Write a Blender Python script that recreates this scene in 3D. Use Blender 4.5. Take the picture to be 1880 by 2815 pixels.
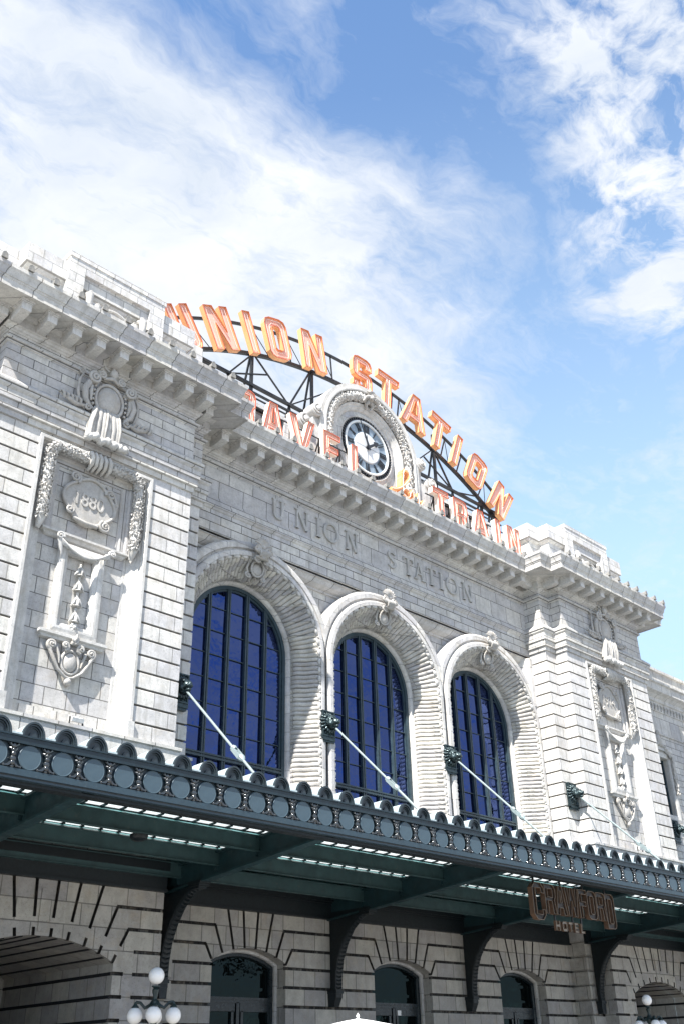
import bpy, bmesh, math, random
from mathutils import Vector, Matrix
from mathutils.geometry import tessellate_polygon
random.seed(7)
PI = math.pi
R = math.radians
scene = bpy.context.scene
for o in list(bpy.data.objects):
    bpy.data.objects.remove(o)
col = scene.collection

# ------------------------------------------------------------------ camera
YAW, PITCH, ROLL = 0.7759953, 0.5227669, -0.02427107
cam_d = bpy.data.cameras.new("camera")
cam = bpy.data.objects.new("camera", cam_d)
col.objects.link(cam)
F = Vector((math.sin(YAW) * math.cos(PITCH), math.cos(YAW) * math.cos(PITCH), math.sin(PITCH)))
Rt = Vector((math.cos(YAW), -math.sin(YAW), 0))
U = Rt.cross(F)
c_, s_ = math.cos(ROLL), math.sin(ROLL)
R2 = c_ * Rt + s_ * U
U2 = -s_ * Rt + c_ * U
M = Matrix((R2, U2, -F)).transposed().to_4x4()
M.translation = Vector((-24.08335, -22.40202, 1.6))
cam.matrix_world = M
cam_d.sensor_fit = 'HORIZONTAL'
cam_d.sensor_width = 36
cam_d.lens = 36 * 2680.734 / 1880
cam_d.clip_start = 0.1
cam_d.clip_end = 3000
scene.camera = cam

# ------------------------------------------------------------------ sun and sky
SUN_DIR = Vector((1, 0.41, -1.36)).normalized()          # the way the light travels
SUN_ELEV = math.asin(-SUN_DIR.z)
sd = bpy.data.lights.new("sun", 'SUN')
sd.energy = 4.8
sd.angle = R(0.5)
sd.color = (1.0, 0.965, 0.91)
sun = bpy.data.objects.new("sun", sd)
col.objects.link(sun)
sun.location = (-40, -20, 60)
sun.rotation_euler = SUN_DIR.to_track_quat('-Z', 'Y').to_euler()

scene.view_settings.view_transform = 'Standard'
scene.view_settings.look = 'None'
scene.view_settings.exposure = 1.42
scene.view_settings.gamma = 1
scene.view_settings.use_curve_mapping = False

world = bpy.data.worlds.new("World")
scene.world = world
world.use_nodes = True
nt = world.node_tree
nt.nodes.clear()


class NG:
    """tiny helper round a node tree"""
    def __init__(s, tree): s.t = tree
    def n(s, kind, **kw):
        n = s.t.nodes.new(kind)
        for k, v in kw.items():
            if k.startswith('i_'):
                n.inputs[int(k[2:]) if k[2:].isdigit() else k[2:].replace('_', ' ')].default_value = v
            else:
                setattr(n, k, v)
        return n
    def l(s, a, b): s.t.links.new(a, b)
    def math(s, op, a, b=None, c=None, clamp=False):
        n = s.t.nodes.new('ShaderNodeMath'); n.operation = op; n.use_clamp = clamp
        for i, v in enumerate((a, b, c)):
            if v is None: continue
            if isinstance(v, (int, float)): n.inputs[i].default_value = v
            else: s.t.links.new(v, n.inputs[i])
        return n.outputs[0]
    def noise(s, vec, scale, detail=4, rough=.55, dist=0):
        n = s.t.nodes.new('ShaderNodeTexNoise')
        n.inputs['Scale'].default_value = scale; n.inputs['Detail'].default_value = detail
        n.inputs['Roughness'].default_value = rough; n.inputs['Distortion'].default_value = dist
        if vec is not None: s.t.links.new(vec, n.inputs['Vector'])
        return n.outputs['Fac']
    def ramp(s, fac, stops, interp='LINEAR'):
        n = s.t.nodes.new('ShaderNodeValToRGB'); n.color_ramp.interpolation = interp
        e = n.color_ramp.elements
        while len(e) < len(stops): e.new(.5)
        for i, (p, c) in enumerate(stops):
            e[i].position = p
            e[i].color = (c, c, c, 1) if isinstance(c, (int, float)) else (*c, 1)
        s.t.links.new(fac, n.inputs['Fac'])
        return n.outputs['Color']
    def mix(s, fac, a, b, mode='MIX'):
        n = s.t.nodes.new('ShaderNodeMix'); n.data_type = 'RGBA'; n.blend_type = mode
        if isinstance(fac, (int, float)): n.inputs[0].default_value = fac
        else: s.t.links.new(fac, n.inputs[0])
        for i, v in ((6, a), (7, b)):
            if isinstance(v, tuple): n.inputs[i].default_value = (*v, 1) if len(v) == 3 else v
            else: s.t.links.new(v, n.inputs[i])
        return n.outputs[2]
    def vec(s, x, y, z):
        n = s.t.nodes.new('ShaderNodeCombineXYZ')
        for i, v in enumerate((x, y, z)):
            if isinstance(v, (int, float)): n.inputs[i].default_value = v
            else: s.t.links.new(v, n.inputs[i])
        return n.outputs[0]


g = NG(nt)
sky = g.n('ShaderNodeTexSky', sky_type='NISHITA', sun_disc=False, sun_elevation=SUN_ELEV,
          sun_rotation=math.atan2(-SUN_DIR.x, -SUN_DIR.y), altitude=1600, air_density=1.0, dust_density=0.6, ozone_density=1.2)
tc = g.n('ShaderNodeTexCoord')
sep = g.n('ShaderNodeSeparateXYZ')
g.l(tc.outputs['Generated'], sep.inputs[0])
zc = g.math('MAXIMUM', sep.outputs[2], 0.05)
cpx = g.math('DIVIDE', sep.outputs[0], zc)
cpy = g.math('DIVIDE', sep.outputs[1], zc)
cp = g.vec(cpx, cpy, 0)           # position on the cloud layer
warp = g.noise(cp, 2.2, 5, .6)
warp2 = g.noise(g.vec(cpy, cpx, 3.0), 2.2, 5, .6)
wx = g.math('ADD', cpx, g.math('MULTIPLY', g.math('SUBTRACT', warp, .5), .24))
wy = g.math('ADD', cpy, g.math('MULTIPLY', g.math('SUBTRACT', warp2, .5), .24))


def bank(nx, ny, off, soft):
    """a half plane of cloud on the cloud layer: nx*x+ny*y+off grows inside"""
    v = g.math('ADD', g.math('ADD', g.math('MULTIPLY', wx, nx), g.math('MULTIPLY', wy, ny)), off)
    return g.math('MULTIPLY_ADD', v, 1 / soft, .5, clamp=True)


# west bank: bounded by a front running from (.19,.69) over (.61,.60) to (1.04,.78)
b1 = g.math('MINIMUM', bank(0.13, .99, -0.672, .15), bank(-.60, .80, -0.03, .34))
# east bank: beyond a front from (.555,.35) over (.80,.45) to (1.26,.53)
b2 = g.math('MINIMUM', bank(0.36, -.93, 0.105, .13), bank(.9, .2, -.60, .12))
streaks = g.noise(g.vec(g.math('MULTIPLY', wx, 1.0), g.math('MULTIPLY', wy, 2.4), 1.0), 3.2, 9, .66, .25)
puffs = g.noise(g.vec(wx, wy, 2.0), 8.5, 10, .64, .15)
wisp = g.noise(g.vec(wx, wy, 5.), 1.7, 6, .6, 1.2)
far = g.math('MULTIPLY', g.math('SUBTRACT', wisp, .50, clamp=True), 2.2)
fine = g.noise(g.vec(wx, g.math('MULTIPLY', wy, 1.9), 7.0), 15, 10, .66, .15)
d1 = g.math('MULTIPLY', b1, g.math('MULTIPLY_ADD', streaks, 3.2, -.62))
d2 = g.math('MULTIPLY', b2, g.math('MULTIPLY_ADD', puffs, 5.5, -2.1))
d2 = g.math('MULTIPLY', d2, bank(-.333, -.943, .90, .16))
south = g.math('MULTIPLY', g.math('MULTIPLY_ADD', cpy, -2.0, .2, clamp=True), g.math('MULTIPLY', g.math('SUBTRACT', g.noise(g.vec(wx, g.math('MULTIPLY', wy, .6), 11.), 4.6, 8, .60, .3), .46, clamp=True), 14.0))
den = g.math('MAXIMUM', g.math('MAXIMUM', g.math('MAXIMUM', d1, d2), far), south)
den = g.math('ADD', den, g.math('MULTIPLY', g.math('SUBTRACT', puffs, .5), .55))
den = g.math('ADD', den, g.math('MULTIPLY', g.math('SUBTRACT', fine, .5), .75))
mask = g.ramp(den, [(0.05, 0.0), (.30, .26), (.65, .70), (1.0, 1.0)])
shade = g.ramp(g.noise(g.vec(wx, wy, 9.), 4.2, 7, .6, .3), [(.30, (.60, .665, .76)), (.62, (.80, .83, .885))])
skyc = g.mix(1.0, sky.outputs[0], (.110, .141, .163), 'MULTIPLY')
lift = g.ramp(sep.outputs[2], [(0.0, .75), (.42, .66), (.58, .42), (.80, .10), (1.0, .0)])
lift = g.math('MULTIPLY', lift, g.math('MULTIPLY_ADD', cpy, .9, .75, clamp=True))
veil = g.mix(lift, skyc, (.40, .54, .66))
cloudc = g.mix(1.0, shade, (.62, .62, .62), 'MULTIPLY')
both = g.mix(mask, veil, cloudc)
bg = g.n('ShaderNodeBackground')
bg.inputs['Strength'].default_value = 0.76
g.l(both, bg.inputs['Color'])
out = g.n('ShaderNodeOutputWorld')
g.l(bg.outputs[0], out.inputs[0])

# ------------------------------------------------------------------ materials
MATS = {}


def new_mat(name):
    m = bpy.data.materials.new(name)
    m.use_nodes = True
    t = m.node_tree
    t.nodes.clear()
    gg = NG(t)
    o = gg.n('ShaderNodeOutputMaterial')
    p = gg.n('ShaderNodeBsdfPrincipled')
    gg.l(p.outputs[0], o.inputs[0])
    MATS[name] = m
    return m, gg, p


def stone(name, base=(.56, .55, .53), row=.4615, width=.95, z0=0.0, joint=.5, tint=.17, bump=.35, off=.5, mort=.014, warm=0.0, spec=1.0):
    base = (base[0] * .865, base[1] * .885, base[2] * .92)
    m, g, p = new_mat(name)
    tc = g.n('ShaderNodeTexCoord')
    sp = g.n('ShaderNodeSeparateXYZ'); g.l(tc.outputs['Object'], sp.inputs[0])
    u = g.math('ADD', sp.outputs[0], sp.outputs[1])
    w = g.math('SUBTRACT', sp.outputs[2], z0 - 100 * row)
    v = g.vec(g.math('ADD', u, 50), w, 0)
    col = None
    big = g.noise(tc.outputs['Object'], .55, 6, .6)
    c = g.mix(g.ramp(big, [(.35, 0.0), (.65, 1.0)]), tuple(x * .90 for x in base), tuple(min(1, x * 1.08) for x in base))
    if row:
        b = g.n('ShaderNodeTexBrick')
        b.offset = off
        b.inputs['Scale'].default_value = 1
        b.inputs['Brick Width'].default_value = width
        b.inputs['Row Height'].default_value = row
        b.inputs['Mortar Size'].default_value = mort
        b.inputs['Mortar Smooth'].default_value = .15
        b.inputs['Color1'].default_value = (1 - tint, 1 - tint, 1 - tint * .8, 1)
        b.inputs['Color2'].default_value = (1 + tint * .35, 1 + tint * .3, 1 + tint * .1, 1)
        b.inputs['Mortar'].default_value = (joint, joint, joint, 1)
        g.l(v, b.inputs['Vector'])
        c = g.mix(1.0, c, b.outputs['Color'], 'MULTIPLY')
    # pitting and grain
    pit = g.ramp(g.noise(tc.outputs['Object'], 34, 3, .7), [(.30, .58), (.42, 1.0)])
    c = g.mix(.8 * spec, c, pit, 'MULTIPLY')
    sp2 = g.ramp(g.noise(tc.outputs['Object'], 13, 4, .75), [(.33, .62), (.45, 1.0)])
    c = g.mix(.55 * spec, c, sp2, 'MULTIPLY')
    soot = g.ramp(g.noise(tc.outputs['Object'], 3.3, 6, .7), [(.40, .80), (.60, 1.05)])
    c = g.mix(.75, c, soot, 'MULTIPLY')
    grain = g.ramp(g.noise(tc.outputs['Object'], 130, 2, .6), [(.3, .82), (.7, 1.08)])
    c = g.mix(.7, c, grain, 'MULTIPLY')
    # rain streaks, each with a shape of its own
    st = g.noise(g.vec(g.math('MULTIPLY', u, 5.5), g.math('MULTIPLY', sp.outputs[2], .55), 0), 1, 5, .65)
    c = g.mix(g.math('MULTIPLY', g.ramp(st, [(.50, 0.0), (.66, 1.0)]), .42), c, (.30, .285, .25))
    patch = g.noise(tc.outputs['Object'], 1.9, 7, .7)
    c = g.mix(g.math('MULTIPLY', g.ramp(patch, [(.53, 0.0), (.68, 1.0)]), .26 + warm), c, (.40, .33, .24))
    g.l(c, p.inputs['Base Color'])
    p.inputs['Roughness'].default_value = .82
    p.inputs['Specular IOR Level'].default_value = .25
    bn = g.n('ShaderNodeBump'); bn.inputs['Strength'].default_value = bump; bn.inputs['Distance'].default_value = .02
    h = g.noise(tc.outputs['Object'], 42, 4, .7)
    if row:
        h = g.math('SUBTRACT', h, g.math('MULTIPLY', b.outputs['Fac'], 1.6))
    g.l(h, bn.inputs['Height']); g.l(bn.outputs[0], p.inputs['Normal'])
    return m


def paint(name, base, rough=.4, metal=0.0, mott=.25, bump=.1, scale=9, rust=0.0, spec=.5, rustc=(.09, .05, .03)):
    m, g, p = new_mat(name)
    tc = g.n('ShaderNodeTexCoord')
    n1 = g.noise(tc.outputs['Object'], scale, 6, .65)
    c = g.mix(g.ramp(n1, [(.3, 0.0), (.7, 1.0)]), tuple(x * (1 - mott) for x in base), tuple(min(1, x * (1 + mott)) for x in base))
    if rust:
        n2 = g.noise(tc.outputs['Object'], scale * 2.3, 8, .75)
        c = g.mix(g.math('MULTIPLY', g.ramp(n2, [(.58, 0.0), (.68, 1.0)]), rust), c, rustc)
    g.l(c, p.inputs['Base Color'])
    rr = g.ramp(g.noise(tc.outputs['Object'], scale * 1.7, 5, .6), [(.3, max(.05, rough - .1)), (.7, min(1, rough + .15))])
    g.l(rr, p.inputs['Roughness'])
    p.inputs['Metallic'].default_value = metal
    p.inputs['Specular IOR Level'].default_value = spec
    bn = g.n('ShaderNodeBump'); bn.inputs['Strength'].default_value = bump; bn.inputs['Distance'].default_value = .01
    g.l(g.noise(tc.outputs['Object'], scale * 3, 5, .6), bn.inputs['Height']); g.l(bn.outputs[0], p.inputs['Normal'])
    return m


ST = (.665, .632, .580)
S_wall = stone('terracotta_wall', ST, row=.31, width=.86, z0=17.14, joint=.25)
S_frieze = stone('terracotta_frieze', (.645, .612, .565), row=.78, width=1.02, z0=17.97, joint=.25, off=.4)
S_rust = stone('rusticated_terracotta', (.735, .70, .645), row=.4615, width=1.25, z0=9.987, joint=.42, off=.37)
S_plain = stone('carved_terracotta', ST, row=0, bump=.3)
S_rib = stone('ribbed_terracotta', (.66, .62, .555), row=.45, width=.31, joint=.5, tint=.26, bump=.25)
S_mould = stone('moulded_terracotta', ST, row=3.0, width=.92, z0=1.3, joint=.28, bump=.3)
S_span = stone('spandrel_terracotta', (.645, .612, .56), row=.47, width=.62, z0=16.1, joint=.28)
S_carve = stone('weathered_carving', (.54, .505, .455), row=0, bump=.5, warm=.12)
S_dark = stone('weathered_dark_terracotta', (.26, .25, .23), row=0, bump=.5)
S_arch = stone('archivolt_terracotta', (.69, .655, .605), row=.62, width=.9, joint=.6, bump=.3)
S_ground = stone('ground_floor_granite', (.52, .485, .43), row=.472, width=.80, z0=5.085, joint=.42, tint=.20, bump=.5, warm=.10)
S_par = stone('parapet_terracotta', (.77, .74, .69), row=.36, width=.62, z0=23.2, joint=.5)
S_joint = stone('dark_recessed_joint', (.20, .175, .15), row=.9, width=.5, joint=.5, bump=.4)  # darker brown tone for the backs of the pilaster grooves
S_jointg = stone('dark_groove_joint', (.045, .042, .040), row=.9, width=.5, joint=.5, bump=.4)  # near-black tone for all inner faces of the ground floor grooves
S_panel = stone('parapet_brown_panels', (.60, .50, .45), row=.30, width=.4, z0=23.2, joint=.3, warm=.2)
M_fascia = paint('canopy_dark_paint', (.008, .019, .026), .38, mott=.30, rust=.15, rustc=(.10, .13, .14))
M_disc = paint('canopy_disc_paint', (.045, .074, .094), .42, mott=.10, bump=.04, scale=5)
M_band = paint('canopy_band_paint', (.022, .042, .056), .40, mott=.16, rust=.2, rustc=(.14, .16, .17))
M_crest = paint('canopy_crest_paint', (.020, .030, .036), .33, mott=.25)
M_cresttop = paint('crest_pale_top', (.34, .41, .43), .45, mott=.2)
M_orn = paint('canopy_ornament_paint', (.022, .027, .03), .14, metal=.1, mott=.3, spec=1.0)
M_teal = paint('canopy_teal_paint', (.010, .036, .043), .5, mott=.35, rust=.3, rustc=(.10, .13, .12), scale=3)
M_teal2 = paint('purlin_teal_paint', (.032, .072, .076), .5, mott=.25, rust=.35, rustc=(.12, .12, .10), scale=3)
M_tin = paint('flashing_tin', (.10, .24, .24), .38, mott=.5, bump=.8, scale=4, rust=.55, rustc=(.05, .13, .14))
M_brk = paint('bracket_dark_paint', (.003, .008, .011), .5, mott=.3)
M_rod = paint('tie_rod_paint', (.20, .245, .25), .35, mott=.15, rust=.25, rustc=(.28, .34, .33))
M_rodb = paint('tie_rod_blue_paint', (.16, .30, .36), .35, mott=.15)
M_lion = paint('lion_bronze', (.035, .055, .060), .28, metal=.5, mott=.4, rust=.5, rustc=(.02, .03, .03))
M_frame = paint('window_frame_paint', (.026, .045, .056), .42, mott=.3, scale=6)
M_door = paint('door_dark_paint', (.010, .016, .020), .3, mott=.3)
M_black = paint('sign_steel', (.014, .015, .016), .5, mott=.3)
M_dark = paint('dark_interior', (.008, .009, .011), .9, mott=.2)
M_osid = paint('sign_orange_sheet', (.84, .40, .17), .45, mott=.10, bump=.15, scale=2, rust=.16, rustc=(.50, .20, .07))
M_oface = paint('sign_pink_face', (.78, .40, .31), .45, mott=.10, bump=.1, scale=3)
M_orim = paint('sign_red_rim', (.50, .11, .06), .5, mott=.3)
M_neon = paint('neon_tube_glass', (.86, .66, .58), .12, mott=.05, bump=0)
M_whitesid = paint('sign_cream_sheet', (.82, .70, .60), .45, mott=.07, bump=.1, scale=2, rust=.15, rustc=(.62, .40, .25))
M_red = paint('sign_red_face', (.80, .36, .26), .45, mott=.12)
M_brown = paint('hotel_sign_bronze', (.13, .075, .045), .45, metal=.25, mott=.25, scale=4)
M_brownf = paint('hotel_sign_face', (.028, .020, .015), .4, metal=.3, mott=.25)
M_brownr = paint('hotel_sign_edge', (.13, .088, .055), .4, metal=.2, mott=.2)
M_hotel = paint('hotel_sign_small_face', (.20, .16, .12), .45, mott=.1)
M_white = paint('white_canvas', (.80, .80, .79), .8, mott=.04, bump=.2, scale=14)
M_clockblue = paint('clock_blue_glass', (.22, .28, .34), .18, mott=.12, scale=3, bump=.02)
M_clockwhite = paint('clock_white_disc', (.62, .635, .65), .22, mott=.08, scale=3, bump=.02)
M_clockring = paint('clock_white_ring', (.66, .68, .68), .35, mott=.08)
M_cblack = paint('clock_black_paint', (.016, .019, .024), .35, mott=.2)
M_concrete = paint('plaza_concrete', (.47, .46, .44), .8, mott=.15, scale=1.2, bump=.3)
M_roof = paint('roof_membrane', (.38, .38, .37), .9, mott=.15, scale=1)
M_green = paint('lamp_post_green', (.012, .026, .026), .38, mott=.3)

m, g, p = new_mat('globe_glass')
p.inputs['Base Color'].default_value = (.82, .80, .77, 1)
p.inputs['Roughness'].default_value = .22
p.inputs['Subsurface Weight'].default_value = .3
p.inputs['Subsurface Radius'].default_value = (.05, .05, .05)
M_globe = m
m, g, p = new_mat('lit_bulb')
p.inputs['Emission Color'].default_value = (1, .72, .40, 1)
p.inputs['Emission Strength'].default_value = 4
M_bulb = m


def glass(name, tint, dark, mixf, bump=.02):
    m = bpy.data.materials.new(name); m.use_nodes = True
    t = m.node_tree; t.nodes.clear(); g = NG(t)
    o = g.n('ShaderNodeOutputMaterial')
    gl = g.n('ShaderNodeBsdfGlossy'); gl.inputs['Color'].default_value = (*tint, 1); gl.inputs['Roughness'].default_value = .015
    df = g.n('ShaderNodeBsdfDiffuse'); df.inputs['Color'].default_value = (*dark, 1)
    tc = g.n('ShaderNodeTexCoord')
    b = g.n('ShaderNodeBump'); b.inputs['Strength'].default_value = bump; b.inputs['Distance'].default_value = .05
    g.l(g.noise(tc.outputs['Object'], 1.6, 3, .5), b.inputs['Height']); g.l(b.outputs[0], gl.inputs['Normal'])
    mx = g.n('ShaderNodeMixShader'); mx.inputs[0].default_value = mixf
    g.l(df.outputs[0], mx.inputs[1]); g.l(gl.outputs[0], mx.inputs[2]); g.l(mx.outputs[0], o.inputs[0])
    MATS[name] = m
    return m


M_glass = glass('blue_window_glass', (.054, .080, .205), (.003, .008, .026), .93, .16)
M_gdoor = glass('door_glass', (.022, .030, .030), (.003, .005, .006), .6, .25)
m = bpy.data.materials.new('canopy_roof_glass'); m.use_nodes = True
t = m.node_tree; t.nodes.clear(); g = NG(t)
o = g.n('ShaderNodeOutputMaterial'); tr = g.n('ShaderNodeBsdfTransparent'); tr.inputs['Color'].default_value = (.93, .95, .95, 1)
gl = g.n('ShaderNodeBsdfGlossy'); gl.inputs['Roughness'].default_value = .08
tl = g.n('ShaderNodeBsdfTranslucent'); tl.inputs['Color'].default_value = (.75, .78, .78, 1)
mx = g.n('ShaderNodeMixShader'); mx.inputs[0].default_value = .10; g.l(tr.outputs[0], mx.inputs[1]); g.l(gl.outputs[0], mx.inputs[2])
mx2 = g.n('ShaderNodeMixShader'); mx2.inputs[0].default_value = .25; g.l(mx.outputs[0], mx2.inputs[1]); g.l(tl.outputs[0], mx2.inputs[2])
g.l(mx2.outputs[0], o.inputs[0])
M_roofglass = m


# ------------------------------------------------------------------ mesh builder
class MB:
    def __init__(s): s.v = []; s.f = []; s.sm = []
    def add(s, vs, fs, smooth=False):
        b = len(s.v); s.v.extend([tuple(v) for v in vs])
        s.f.extend([tuple(b + i for i in f) for f in fs]); s.sm.extend([smooth] * len(fs))
        return s
    def box(s, x0, x1, y0, y1, z0, z1):
        v = [(x, y, z) for z in (z0, z1) for y in (y0, y1) for x in (x0, x1)]
        return s.add(v, [(0, 2, 3, 1), (4, 5, 7, 6), (0, 1, 5, 4), (2, 6, 7, 3), (0, 4, 6, 2), (1, 3, 7, 5)])
    def hexa(s, pts):      # 8 points: bottom quad then top quad
        return s.add(pts, [(0, 3, 2, 1), (4, 5, 6, 7), (0, 1, 5, 4), (1, 2, 6, 5), (2, 3, 7, 6), (3, 0, 4, 7)])
    def bar(s, a, b, w, h=None, up=(0, 0, 1)):
        a = Vector(a); b = Vector(b); h = h or w
        d = (b - a).normalized(); up = Vector(up)
        if abs(d.dot(up)) > .97: up = Vector((1, 0, 0))
        x = d.cross(up).normalized() * w / 2; y = x.cross(d).normalized() * h / 2
        return s.hexa([a - x - y, a + x - y, a + x + y, a - x + y, b - x - y, b + x - y, b + x + y, b - x + y])
    def prism(s, poly, y0, y1, holes=(), caps=True, to3=None, walls=True):
        """polygon in x,z extruded from y0 (front) to y1"""
        to3 = to3 or (lambda x, z, y: (x, y, z))
        loops = [poly] + list(holes)
        if caps:
            flat = [q for lp in loops for q in lp]
            tris = tessellate_polygon([[Vector((x, z, 0)) for x, z in lp] for lp in loops])
            s.add([to3(x, z, y0) for x, z in flat], [tuple(t) for t in tris])
            s.add([to3(x, z, y1) for x, z in flat], [tuple(t) for t in tris])
        if walls:
            for lp in loops:
                n = len(lp)
                s.add([to3(x, z, y0) for x, z in lp] + [to3(x, z, y1) for x, z in lp],
                      [(i, (i + 1) % n, n + (i + 1) % n, n + i) for i in range(n)])
        return s
    def tube(s, path, r, seg=8, closed=False, caps=True, smooth=True, flat=None):
        P = [Vector(p) for p in path]; n = len(P)
        rs = r if isinstance(r, (list, tuple)) else [r] * n
        vs = []; prev = None
        for i in range(n):
            if closed: d = P[(i + 1) % n] - P[i - 1]
            else: d = P[min(i + 1, n - 1)] - P[max(i - 1, 0)]
            if d.length < 1e-9: d = Vector((0, 0, 1))
            d.normalize()
            if prev is None:
                a = Vector((0, 1, 0)) if abs(d.y) < .9 else Vector((1, 0, 0))
                x = (a - d * a.dot(d)).normalized()
            else:
                x = (prev - d * prev.dot(d))
                x = x.normalized() if x.length > 1e-6 else prev
            prev = x; y = d.cross(x)
            fx = 1 if flat is None else flat
            for k in range(seg):
                t = 2 * PI * k / seg + PI / seg
                vs.append(P[i] + (x * math.cos(t) * fx + y * math.sin(t)) * rs[i])
        fs = []
        for i in range(n if closed else n - 1):
            j = (i + 1) % n
            for k in range(seg):
                l = (k + 1) % seg
                fs.append((i * seg + k, i * seg + l, j * seg + l, j * seg + k))
        s.add(vs, fs, smooth)
        if caps and not closed:
            s.add(vs[:seg], [tuple(range(seg))]); s.add(vs[-seg:], [tuple(range(seg))])
        return s
    def ball(s, c, r, u=10, v=7, rot=None):
        rx, ry, rz = r if isinstance(r, (list, tuple)) else (r, r, r)
        vs = []
        for i in range(v + 1):
            t = PI * i / v
            for j in range(u):
                q = 2 * PI * j / u
                w = Vector((rx * math.sin(t) * math.cos(q), ry * math.sin(t) * math.sin(q), rz * math.cos(t)))
                if rot: w = rot @ w
                vs.append(w + Vector(c))
        fs = [(i * u + j, i * u + (j + 1) % u, (i + 1) * u + (j + 1) % u, (i + 1) * u + j) for i in range(v) for j in range(u)]
        return s.add(vs, fs, True)
    def lathe(s, c, prof, seg=20, axis='z', smooth=True):
        vs = []
        for r, h in prof:
            for k in range(seg):
                t = 2 * PI * k / seg
                a, b = r * math.cos(t), r * math.sin(t)
                if axis == 'z': vs.append((c[0] + a, c[1] + b, c[2] + h))
                else: vs.append((c[0] + a, c[1] + h, c[2] + b))
        n = len(prof)
        s.add(vs, [(i * seg + k, i * seg + (k + 1) % seg, (i + 1) * seg + (k + 1) % seg, (i + 1) * seg + k) for i in range(n - 1) for k in range(seg)], smooth)
        s.add(vs[:seg], [tuple(range(seg))]); s.add(vs[-seg:], [tuple(range(seg))])
        return s
    def sweep(s, plan, prof, smooth=False, caps=False):
        """plan: x,y polyline walked in +x; prof: (outward, z)"""
        n = len(plan); nor = []
        for i in range(n - 1):
            dx, dy = plan[i + 1][0] - plan[i][0], plan[i + 1][1] - plan[i][1]
            L = math.hypot(dx, dy); nor.append((dy / L, -dx / L))
        vs = []
        for i in range(n):
            a = nor[max(i - 1, 0)]; b = nor[min(i, n - 2)]
            mx_, my_ = a[0] + b[0], a[1] + b[1]
            k = 2 / (mx_ * mx_ + my_ * my_); mx_ *= k; my_ *= k
            for q, z in prof: vs.append((plan[i][0] + mx_ * q, plan[i][1] + my_ * q, z))
        m = len(prof)
        fs = [(i * m + j, (i + 1) * m + j, (i + 1) * m + j + 1, i * m + j + 1) for i in range(n - 1) for j in range(m - 1)]
        s.add(vs, fs, smooth)
        if caps:
            for e in (0, n - 1):
                ring = [vs[e * m + j] for j in range(m)]
                try:
                    tr_ = tessellate_polygon([[Vector((math.hypot(q[0] - plan[e][0], q[1] - plan[e][1]), q[2], 0)) for q in ring]])
                    s.add(ring, [tuple(t_) for t_ in tr_])
                except Exception: pass
        return s
    def frame(s, path, prof, closed=False, smooth=False):
        """path in x,z walked with the opening on its right; prof: (inset to the right, y)"""
        n = len(path); vs = []
        segs = n if closed else n - 1
        nor = []
        for i in range(segs):
            a, b = path[i], path[(i + 1) % n]
            dx, dz = b[0] - a[0], b[1] - a[1]; L = math.hypot(dx, dz) or 1
            nor.append((dz / L, -dx / L))
        for i in range(n):
            if closed: a, b = nor[i - 1], nor[i]
            else: a, b = nor[max(i - 1, 0)], nor[min(i, segs - 1)]
            mx_, mz_ = a[0] + b[0], a[1] + b[1]
            k = 2 / max(.2, mx_ * mx_ + mz_ * mz_); mx_ *= k; mz_ *= k
            for d, y in prof: vs.append((path[i][0] + mx_ * d, y, path[i][1] + mz_ * d))
        m = len(prof)
        s.add(vs, [(i * m + j, ((i + 1) % n) * m + j, ((i + 1) % n) * m + j + 1, i * m + j + 1) for i in range(segs) for j in range(m - 1)], smooth)
        return s
    def spiral(s, c, r0, turns, th0, w0, w1, y0=0, y1=0, cw=1, seg=8, n=28, rmin=.18):
        path = []; rr = []
        for i in range(n + 1):
            t = i / n; r = r0 * (1 - (1 - rmin) * t)
            a = th0 + cw * turns * 2 * PI * t
            path.append((c[0] + r * math.cos(a), c[1] + y0 + (y1 - y0) * t, c[2] + r * math.sin(a))); rr.append(w0 + (w1 - w0) * t)
        s.tube(path, rr, seg)
        s.ball(path[-1], w1 * 1.5, 8, 6)
        return s
    def merge(s, o, dx=0, dy=0, dz=0, mx=False, sc=1.0, cx=0):
        vs = [((-(v[0]) if mx else v[0]) * sc + dx, v[1] * sc + dy, v[2] * sc + dz) for v in o.v]
        b = len(s.v); s.v.extend(vs); s.f.extend([tuple(b + i for i in f) for f in o.f]); s.sm.extend(o.sm)
        return s
    def mirrored(s):
        o = MB(); o.v = [(-a, b, c) for a, b, c in s.v]; o.f = list(s.f); o.sm = list(s.sm)
        return o
    def build(s, name, mat, parent=None, angle=35, clean=False):
        me = bpy.data.meshes.new(name)
        off = Vector((0, 0, 0))
        if parent is not None:
            q = parent
            while q is not None: off += q.location; q = q.parent
        me.from_pydata([Vector(v) - off for v in s.v], [], s.f)
        for poly, sm in zip(me.polygons, s.sm): poly.use_smooth = sm
        if clean:
            bm = bmesh.new(); bm.from_mesh(me)
            bmesh.ops.remove_doubles(bm, verts=bm.verts, dist=1e-4)
            bmesh.ops.recalc_face_normals(bm, faces=bm.faces)
            bm.to_mesh(me); bm.free()
        if any(s.sm):
            try: me.set_sharp_from_angle(angle=R(angle))
            except Exception: pass
        me.materials.append(mat)
        o = bpy.data.objects.new(name, me); col.objects.link(o)
        if parent is not None: o.parent = parent
        return o


def tag(o, label=None, cat=None, group=None, kind=None):
    if label: o['label'] = label
    if cat: o['category'] = cat
    if group: o['group'] = group
    if kind: o['kind'] = kind
    return o


def empty(name, loc=(0, 0, 0), label=None, cat=None, group=None):
    o = bpy.data.objects.new(name, None); o.location = loc; o.empty_display_size = .3
    col.objects.link(o)
    return tag(o, label, cat, group)


def kids(o): return [q for q in bpy.data.objects if q.parent == o]


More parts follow.
